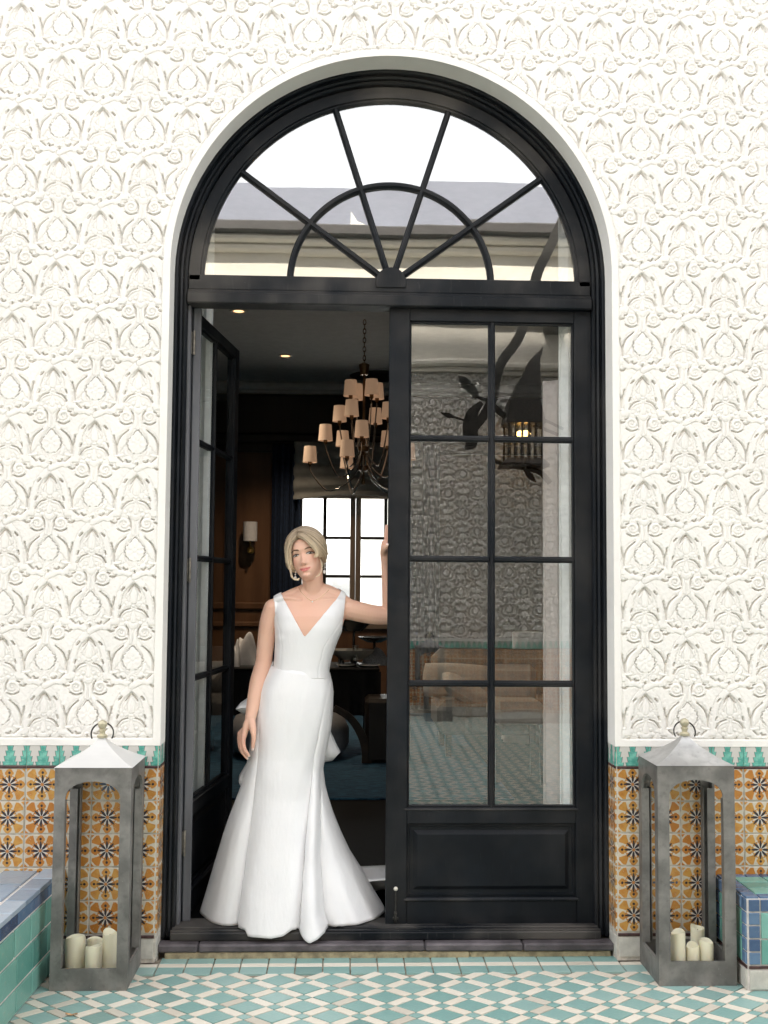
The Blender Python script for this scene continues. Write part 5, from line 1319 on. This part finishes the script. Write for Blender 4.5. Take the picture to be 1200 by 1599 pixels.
# hair
m_ = Mat("blonde hair"); c_ = m_.attr('tint'); m_.color(c_).set(rough=.33, spec=.6, sheen=.15); M_HAIR = m_.m
HCAP = np.array([0, .018, .034]); HRAD = np.array([.0895, .110, .1035])
def cap_pt(d, k=1.):
    d = np.asarray(d, float); d = d/np.linalg.norm(d, axis=-1, keepdims=True); return HCAP+HRAD*d*k
n, m = 60, 90; P = []; keep = []
for i in range(n):
    for j in range(m):
        th = PI*i/(n-1); ph = 2*PI*j/m; d = (math.sin(th)*math.cos(ph), math.sin(th)*math.sin(ph), math.cos(th)); P.append(cap_pt(d, .955))
P = np.array(P); F_ = quads(n, m, True)
fc = P[F_].mean(1); hl = .070-.55*np.abs(fc[:, 0])-.0
ok = (fc[:, 1] > .012) & (fc[:, 2] > -.062) | (fc[:, 2] > .062+.25*np.clip(-fc[:, 1]-.05, 0, 1)) | ((fc[:, 1] > -.045) & (np.abs(fc[:, 0]) > .06) & (fc[:, 2] > -.02))
F_ = F_[ok]; used = np.unique(F_); re = np.zeros(len(P), int); re[used] = np.arange(len(used))
link("hair_base", grid_mesh("hair base", head_w(P[used]), re[F_], M_HAIR, color=np.tile((.20, .145, .095), (len(used), 1))), bride)
class Strands:
    def __init__(s): s.V = []; s.F = []; s.C = []; s.n = 0
    def add(s, path, r, c0, c1, k=4):
        P = np.asarray(path); N = len(P); T = np.gradient(P, axis=0); T /= np.linalg.norm(T, axis=1, keepdims=True)+1e-9
        A = np.cross(T, np.array([.31, .2, .93])); A /= np.linalg.norm(A, axis=1, keepdims=True)+1e-9; B = np.cross(T, A)
        t = np.linspace(0, 1, N); rr = r*np.clip(np.minimum(t*9+.4, (1-t)*7+.12), 0, 1)
        q = np.arange(k)/k*2*PI
        R_ = P[:, None]+rr[:, None, None]*(np.cos(q)[None, :, None]*A[:, None]+np.sin(q)[None, :, None]*B[:, None])
        s.V.append(R_.reshape(-1, 3)); s.F.append(quads(N, k, True)+s.n); s.n += N*k
        s.C.append(np.repeat(np.array(c0)[None]*(1-t[:, None])+np.array(c1)[None]*t[:, None], k, 0))
    def build(s, name, parent):
        me = grid_mesh(name, head_w(np.vstack(s.V)), np.vstack(s.F), M_HAIR, color=np.vstack(s.C)); return link(name, me, parent)
rs = np.random.RandomState(5)
def hcol(b): 
    return np.array((.22, .145, .085))*(1-b)+np.array((1.0, .83, .60))*b
S = Strands(); PARTX = -.012; CL = .36*rs.randn(40, 2)
for k in range(1500):
    side = -1 if rs.rand() < .5 else 1; s_ = rs.rand()
    al = math.radians(66-118*s_)               # part runs from the brow over the crown
    d0 = np.array([PARTX/.08+side*rs.rand()*.05, -math.sin(al), math.cos(al)])
    lowf = (1-s_)
    d1 = np.array([side*rs.uniform(.0, .28), 1.0, -.35+.25*rs.randn()*.5])
    mid = np.array([side*1.0, .25-.75*lowf+.10*rs.randn(), .42-.62*lowf**.8+.12*rs.randn()])
    t = np.linspace(0, 1, 18)[:, None]
    d = (1-t)**2*d0+2*t*(1-t)*1.35*mid+t*t*d1
    clump = .018*math.sin(s_*31+side)+.009*math.sin(s_*77)
    kk = 1.0+clump+.012*rs.randn()*np.sin(t*PI)+.02*np.sin(t*PI)
    P = cap_pt(d, 1.)*1.0; P = HCAP+(P-HCAP)*kk
    bb = np.clip(.55+.13*rs.randn()+CL[int(s_*34), (side+1)//2], 0, 1)
    S.add(P, .0011+.0006*rs.rand(), hcol(bb*.25), hcol(min(1, bb+.08)))
# face-framing pieces: over the brow to her left, and down her right cheek
def bundle(ctrl, cnt, spread, c, r=.0011, seed=1, taper=1.):
    q = np.random.RandomState(seed); C_ = np.array(ctrl, float)
    for k in range(cnt):
        off = q.randn(3)*spread; u = q.rand()
        P = crom(C_+off*np.linspace(.7, 1, len(C_))[:, None]+np.array([0, 0, 0]), 22); t = np.linspace(0, 1, 22)[:, None]
        P = P+.0012*np.sin(t*9+q.rand()*6)*q.randn(3)
        b = np.clip(c+.12*q.randn()+.30*math.sin(off[0]/spread*2.2+off[1]/spread*1.7), 0, 1); S.add(P, r*(.7+.6*u), hcol(b*.40), hcol(min(1, b+.1)))
bundle([(-.010, -.076, .084), (.016, -.096, .076), (.040, -.095, .050), (.058, -.082, .020), (.068, -.060, -.004), (.070, -.035, -.012), (.062, .0, -.012)], 170, .0050, .80, seed=2)
bundle([(-.006, -.078, .080), (.024, -.100, .062), (.048, -.092, .030), (.062, -.078, .004), (.060, -.070, -.016), (.050, -.078, -.020)], 60, .0035, .92, seed=3)
bundle([(-.004, -.070, .092), (.030, -.084, .078), (.058, -.066, .048), (.078, -.038, .012), (.080, .0, -.012), (.06, .05, -.03)], 170, .0065, .62, seed=4)
bundle([(-.012, -.076, .084), (-.034, -.090, .070), (-.054, -.084, .040), (-.066, -.066, .004), (-.071, -.048, -.032), (-.064, -.030, -.046), (-.04, .02, -.04)], 170, .0048, .74, seed=6)
bundle([(-.014, -.070, .092), (-.042, -.078, .072), (-.066, -.060, .038), (-.078, -.032, -.006), (-.074, .0, -.040), (-.05, .05, -.04)], 150, .0062, .6, seed=7)
bundle([(-.066, -.052, -.028), (-.070, -.056, -.055), (-.069, -.058, -.082), (-.060, -.060, -.099), (-.046, -.062, -.104), (-.036, -.060, -.099)], 26, .0012, .9, .0010, seed=8)
bundle([(.066, -.030, -.020), (.069, -.034, -.050), (.066, -.042, -.080), (.054, -.054, -.100), (.038, -.066, -.108)], 9, .0007, .9, .0009, seed=9)
bundle([(.078, .0, -.005), (.092, -.004, -.012), (.104, -.004, -.004)], 8, .0012, .7, .0008, seed=10)
for j in range(5):      # low chignon
    a0 = j*1.25
    bundle([(.045*math.cos(a0+q*.9), .112+.02*math.sin(q*2), -.012+.038*math.sin(a0+q*.9)) for q in range(6)], 40, .007, .6, seed=20+j)
for k in range(0):      # stray hairs
    a0 = rs.uniform(-.75, .75); y0 = rs.uniform(-.05, .09); p0 = cap_pt((math.sin(a0), y0*9, math.cos(a0)), 1.02); o_ = rs.randn(3)*.012+np.array([.010*math.sin(a0), .004, .006])
    S.add(crom([p0, p0+o_*.6, p0+o_*1.1+rs.randn(3)*.004, p0+o_*1.5+rs.randn(3)*.006], 10), .00035, hcol(.6), hcol(.9), 3)
hair = S.build("hair", bride)

# bodice: a shell lying on the body, cut to the neckline and armholes
NRM = np.empty(nv*3, np.float32); me.vertices.foreach_get('normal', NRM); NRM = NRM.reshape(-1, 3).astype(float)
dx_ = V-CAM_C; wd_ = dx_@_f; PXV = 600+CAM_F*(dx_@_r)/wd_; PYV = 799.5-CAM_F*(dx_@_u)/wd_
LEFT = [(900, 427), (930, 428.0), (960, 429.5), (985, 431.5), (1005, 431), (1030, 426), (1060, 414)]
RIGHT = [(900, 540), (934, 539.5), (955, 536.5), (972, 534), (990, 532), (1010, 526), (1030, 520), (1060, 516)]
VL = [(900, 425), (927, 439.5), (994, 476)]; VR = [(900, 543), (933, 527.5), (994, 476)]
lf_, rt_ = np.interp(PYV, *np.array(LEFT).T), np.interp(PYV, *np.array(RIGHT).T)
inx = np.minimum(PXV-lf_, rt_-PXV)
vl, vr = np.interp(PYV, *np.array(VL).T), np.interp(PYV, *np.array(VR).T)
front = V[:, 1] < .392
neck = np.minimum(PXV-vl, vr-PXV)          # >0 inside the V
fsel = np.where(front, np.where(PYV < 994, -neck, 99), np.where(PYV < 945, np.maximum(441-PXV, PXV-527), 99))
sdist = np.minimum(inx, fsel)
ok = (sdist > 0) & (PYV > 918) & (PYV < 1060) & (V[:, 1] > .2)
faces_ = np.array([p.vertices[:] for p in me.polygons if len(p.vertices) == 4], np.int32)
F_ = faces_[ok[faces_].all(1)]; used = np.unique(F_); re = np.zeros(nv, int); re[used] = np.arange(len(used))
BV = V[used]+NRM[used]*.0030
bme = grid_mesh("bodice", BV, re[F_], M_SATIN)
bm = bmesh.new(); bm.from_mesh(bme); bm.verts.ensure_lookup_table()
bnd = [v for v in bm.verts if v.is_boundary]
for it in range(12):
    new = {}
    for v in bnd:
        nb = [e.other_vert(v).co for e in v.link_edges if e.is_boundary]
        if len(nb) == 2: new[v] = v.co*.4+(nb[0]+nb[1])*.3
    for v, c in new.items(): v.co = c
inner = [v for v in bm.verts if not v.is_boundary]
for it in range(10): bmesh.ops.smooth_vert(bm, verts=inner, factor=.5, use_axis_x=True, use_axis_y=True, use_axis_z=True)
bm.to_mesh(bme); bm.free()
# princess seams pressed in
bv = np.empty(len(bme.vertices)*3, np.float32); bme.vertices.foreach_get('co', bv); bv = bv.reshape(-1, 3).astype(float)
dd = bv-CAM_C; ww = dd@_f; qx = 600+CAM_F*(dd@_r)/ww; qy = 799.5-CAM_F*(dd@_u)/ww
for line in ([(960, 431), (985, 438), (1010, 441), (1045, 438)], [(968, 534), (985, 522), (1010, 506), (1045, 497)]):
    lx = np.interp(qy, *np.array(line).T); g = np.exp(-((qx-lx)/.9)**2)*(bv[:, 1] < .36)*(qy > line[0][0]-2)
    bv[:, 1] += .0022*g
bme.vertices.foreach_set('co', bv.astype(np.float32).ravel()); bme.update()
bod = link("bodice", bme, bride); sm = bod.modifiers.new('thick', 'SOLIDIFY'); sm.thickness = .0035; sm.offset = 1

# skirt
SIL = [(1041, 426, 512.5), (1050, 419.5, 514.4), (1065, 410, 518), (1080, 404, 520), (1110, 398, 519), (1140, 394, 516), (1170, 391, 509.5), (1200, 385, 504), (1225, 378.5, 507), (1245, 371, 512), (1270, 361, 520), (1300, 350.5, 532), (1330, 341.5, 546), (1360, 332.5, 565), (1390, 323.5, 582), (1420, 314.5, 600), (1440, 308.5, 613)]
SIL = np.array(SIL, float); YC = .385
BF = [(1041, .1005), (1060, .112), (1080, .122), (1110, .130), (1180, .125), (1240, .135), (1330, .18), (1400, .225), (1440, .25)]
L1_ = [(1040, 418), (1110, 409), (1180, 406), (1280, 396), (1380, 384), (1440, 377)]
L2_ = [(1040, 518), (1065, 514), (1110, 505), (1150, 497), (1180, 491), (1300, 480), (1420, 472), (1440, 470.5)]
L3_ = [(1040, 519), (1140, 510), (1180, 503), (1240, 501), (1330, 500), (1400, 506), (1440, 519)]
AMP = [(1041, 0), (1110, .002), (1180, .009), (1250, .028), (1330, .058), (1440, .088)]
HEM = [(308, 1440), (325, 1443.5), (345, 1446.5), (366, 1449), (376, 1451), (379, 1459), (400, 1464.5), (430, 1467), (448, 1463), (462, 1453), (470, 1450), (474, 1459), (480, 1469), (487, 1474.5), (500, 1468), (512, 1457), (520, 1451), (535, 1447.5), (560, 1449), (585, 1448), (602, 1446), (612, 1443)]
zz_ = np.array([at(470, p, YC)[2] for p in np.linspace(1030, 1500, 200)])
def z2py(z): return np.interp(-z, -zz_, np.linspace(1030, 1500, 200))
sm_i = lambda tab, p: float(np.interp(p, *np.array(tab).T))
def skirt_pt(s, back, z):
    "s 0..1 from the left silhouette to the right one"
    p = min(1440., float(z2py(z))); xl, xr = np.interp(p, SIL[:, 0], SIL[:, 1]), np.interp(p, SIL[:, 0], SIL[:, 2])
    l, r = at(xl, p, YC)[0], at(xr, p, YC)[0]
    w_ = 2*math.sqrt(max(0, s*(1-s)))
    b = sm_i(BF, p); A_ = sm_i(AMP, p)
    X_ = l+(r-l)*s
    if back: return X_, YC+(b*1.1+.10*smst(1200, 1440, p))*w_**.9*(1+.06*math.sin(s*17)*smst(1200, 1440, p))
    s1, s2, s3 = [(sm_i(t, p)-xl)/(xr-xl) for t in (L1_, L2_, L3_)]; s1, s2, s3 = np.clip([s1, s2, s3], .02, .985)
    if s2 <= s1: s2 = s1+.05
    if s3 <= s2: s3 = s2+.004
    def arc(a, b_, k=.5, skew=1.): 
        t = ((s-a)/(b_-a)); t = t**skew; return max(0, math.sin(PI*t))**k
    if s < s1: f = .55*arc(0, s1, .7, 1.2)
    elif s < s2: f = 1.0*arc(s1, s2, .62-.27*smst(1250, 1400, p), .86)
    elif s < s3: f = 1.30*arc(s2, s3, .6-.15*smst(1250, 1400, p), .9)*min(1, (s3-s2)/.12)
    else: f = .40*arc(s3, .9999, .9, .8)+.10*math.sin((s-s3)/(1-s3)*PI*3)**2*smst(1300, 1440, p)
    ww_ = smst(0, .10, s)*smst(1, .93, s)
    Y_ = YC-b*w_-A_*f*ww_
    Y_ += (.0030*math.exp(-((s-s1)/.010)**2)+.0030*math.exp(-((s-s2)/.010)**2))*w_*(1-smst(1150, 1260, p))
    Y_ += w_*(.0016*math.sin(13*s+9*z)+.0010*math.sin(27*s-13*z+1))*smst(1041, 1090, p)
    return X_, Y_
NU, NV_ = 150, 84; G_ = []
zw = at(470, 1041, YC)[2]
us = [(i/NU) for i in range(NU+1)]
fr_s = [(1-math.cos(PI*u))/2*.55+.45*u for u in us]; colm = [(s, False) for s in fr_s]+[(s, True) for s in fr_s[::-1][1:-1:2]]
for s, back in colm:
    if not back:
        hx = 308+303*s; hy = sm_i(HEM, hx)
        X_, Y_ = skirt_pt(s, False, at(470, 1440, YC)[2]); zh = at(hx, hy, Y_)[2]
        zh = max(zh, .1025*float(smst(.052, .092, Y_)))
    else: zh = .104
    zt_ = at(470, 1040+11*s, YC)[2]
    G_.append([(lambda z: (*skirt_pt(s, back, z), z))(zt_+(zh-zt_)*(v/(NV_-1))**.96) for v in range(NV_)])
G_ = np.array(G_).transpose(1, 0, 2)
G_[0, :, 2] += 0
Vs = G_.reshape(-1, 3)
sk = link("skirt", grid_mesh("skirt", Vs, quads(NV_, len(colm), True), M_SATIN), bride); sm = sk.modifiers.new('thick', 'SOLIDIFY'); sm.thickness = .004; sm.offset = -1
# train lying behind her to the right
rows_ = []
for i, t in enumerate(np.linspace(0, 1, 26)):
    row = []
    for u in np.linspace(0, 1, 30):
        X_ = -.22+.80*u+.10*t; Y_ = .40+.75*t+.12*u*t
        zz = .106+(.17*math.exp(-((t-.02)/.16)**2)*(1-.6*u)+.085*math.exp(-((t-.55+.12*u)/.20)**2)*(.7+.3*math.sin(u*7+1))+.02*math.sin(u*11+t*6)**2*math.sin(PI*t))*math.sin(PI*min(1, max(0, u*.94+.06)))**.5
        row.append((X_, Y_, max(.1045, zz)))
    rows_.append(row)
tr = MB().loft(rows_, closed=False, cap=False).build("train", M_SATIN, bride, smooth=True); tr.modifiers.new('thick', 'SOLIDIFY').thickness = .003
# bow at the back: loops and tails that show on both sides
mb = MB()
def flap(poly_top, poly_bot, Y, bulge):
    n = len(poly_top); rows2 = []
    for k in range(9):
        t = k/8; row = []
        for i in range(n):
            a, b = np.array(poly_top[i], float), np.array(poly_bot[i], float); p = a+(b-a)*t
            row.append(at(p[0], p[1], Y-bulge*math.sin(PI*t)-.01*math.sin(i*1.9+t*3)))
        rows2.append(row)
    mb.loft(rows2, closed=False, cap=False)
flap([(368.5, 1106), (376, 1097), (388, 1089), (402, 1084), (440, 1075)], [(369, 1108), (378, 1114), (390, 1120), (404, 1126), (440, 1128)], .50, .05)
flap([(500, 1082), (508, 1112), (515, 1140), (524, 1160), (531.5, 1175)], [(470, 1100), (488, 1140), (496, 1165), (503, 1190), (519, 1187)], .50, .03)
flap([(420, 1150), (400, 1172), (385, 1192), (374, 1210), (372.5, 1220)], [(425, 1200), (405, 1215), (392, 1228), (384, 1236), (377.5, 1231)], .50, .03)
bw = mb.build("bow", M_SATIN, bride, smooth=True); bw.modifiers.new('thick', 'SOLIDIFY').thickness = .004
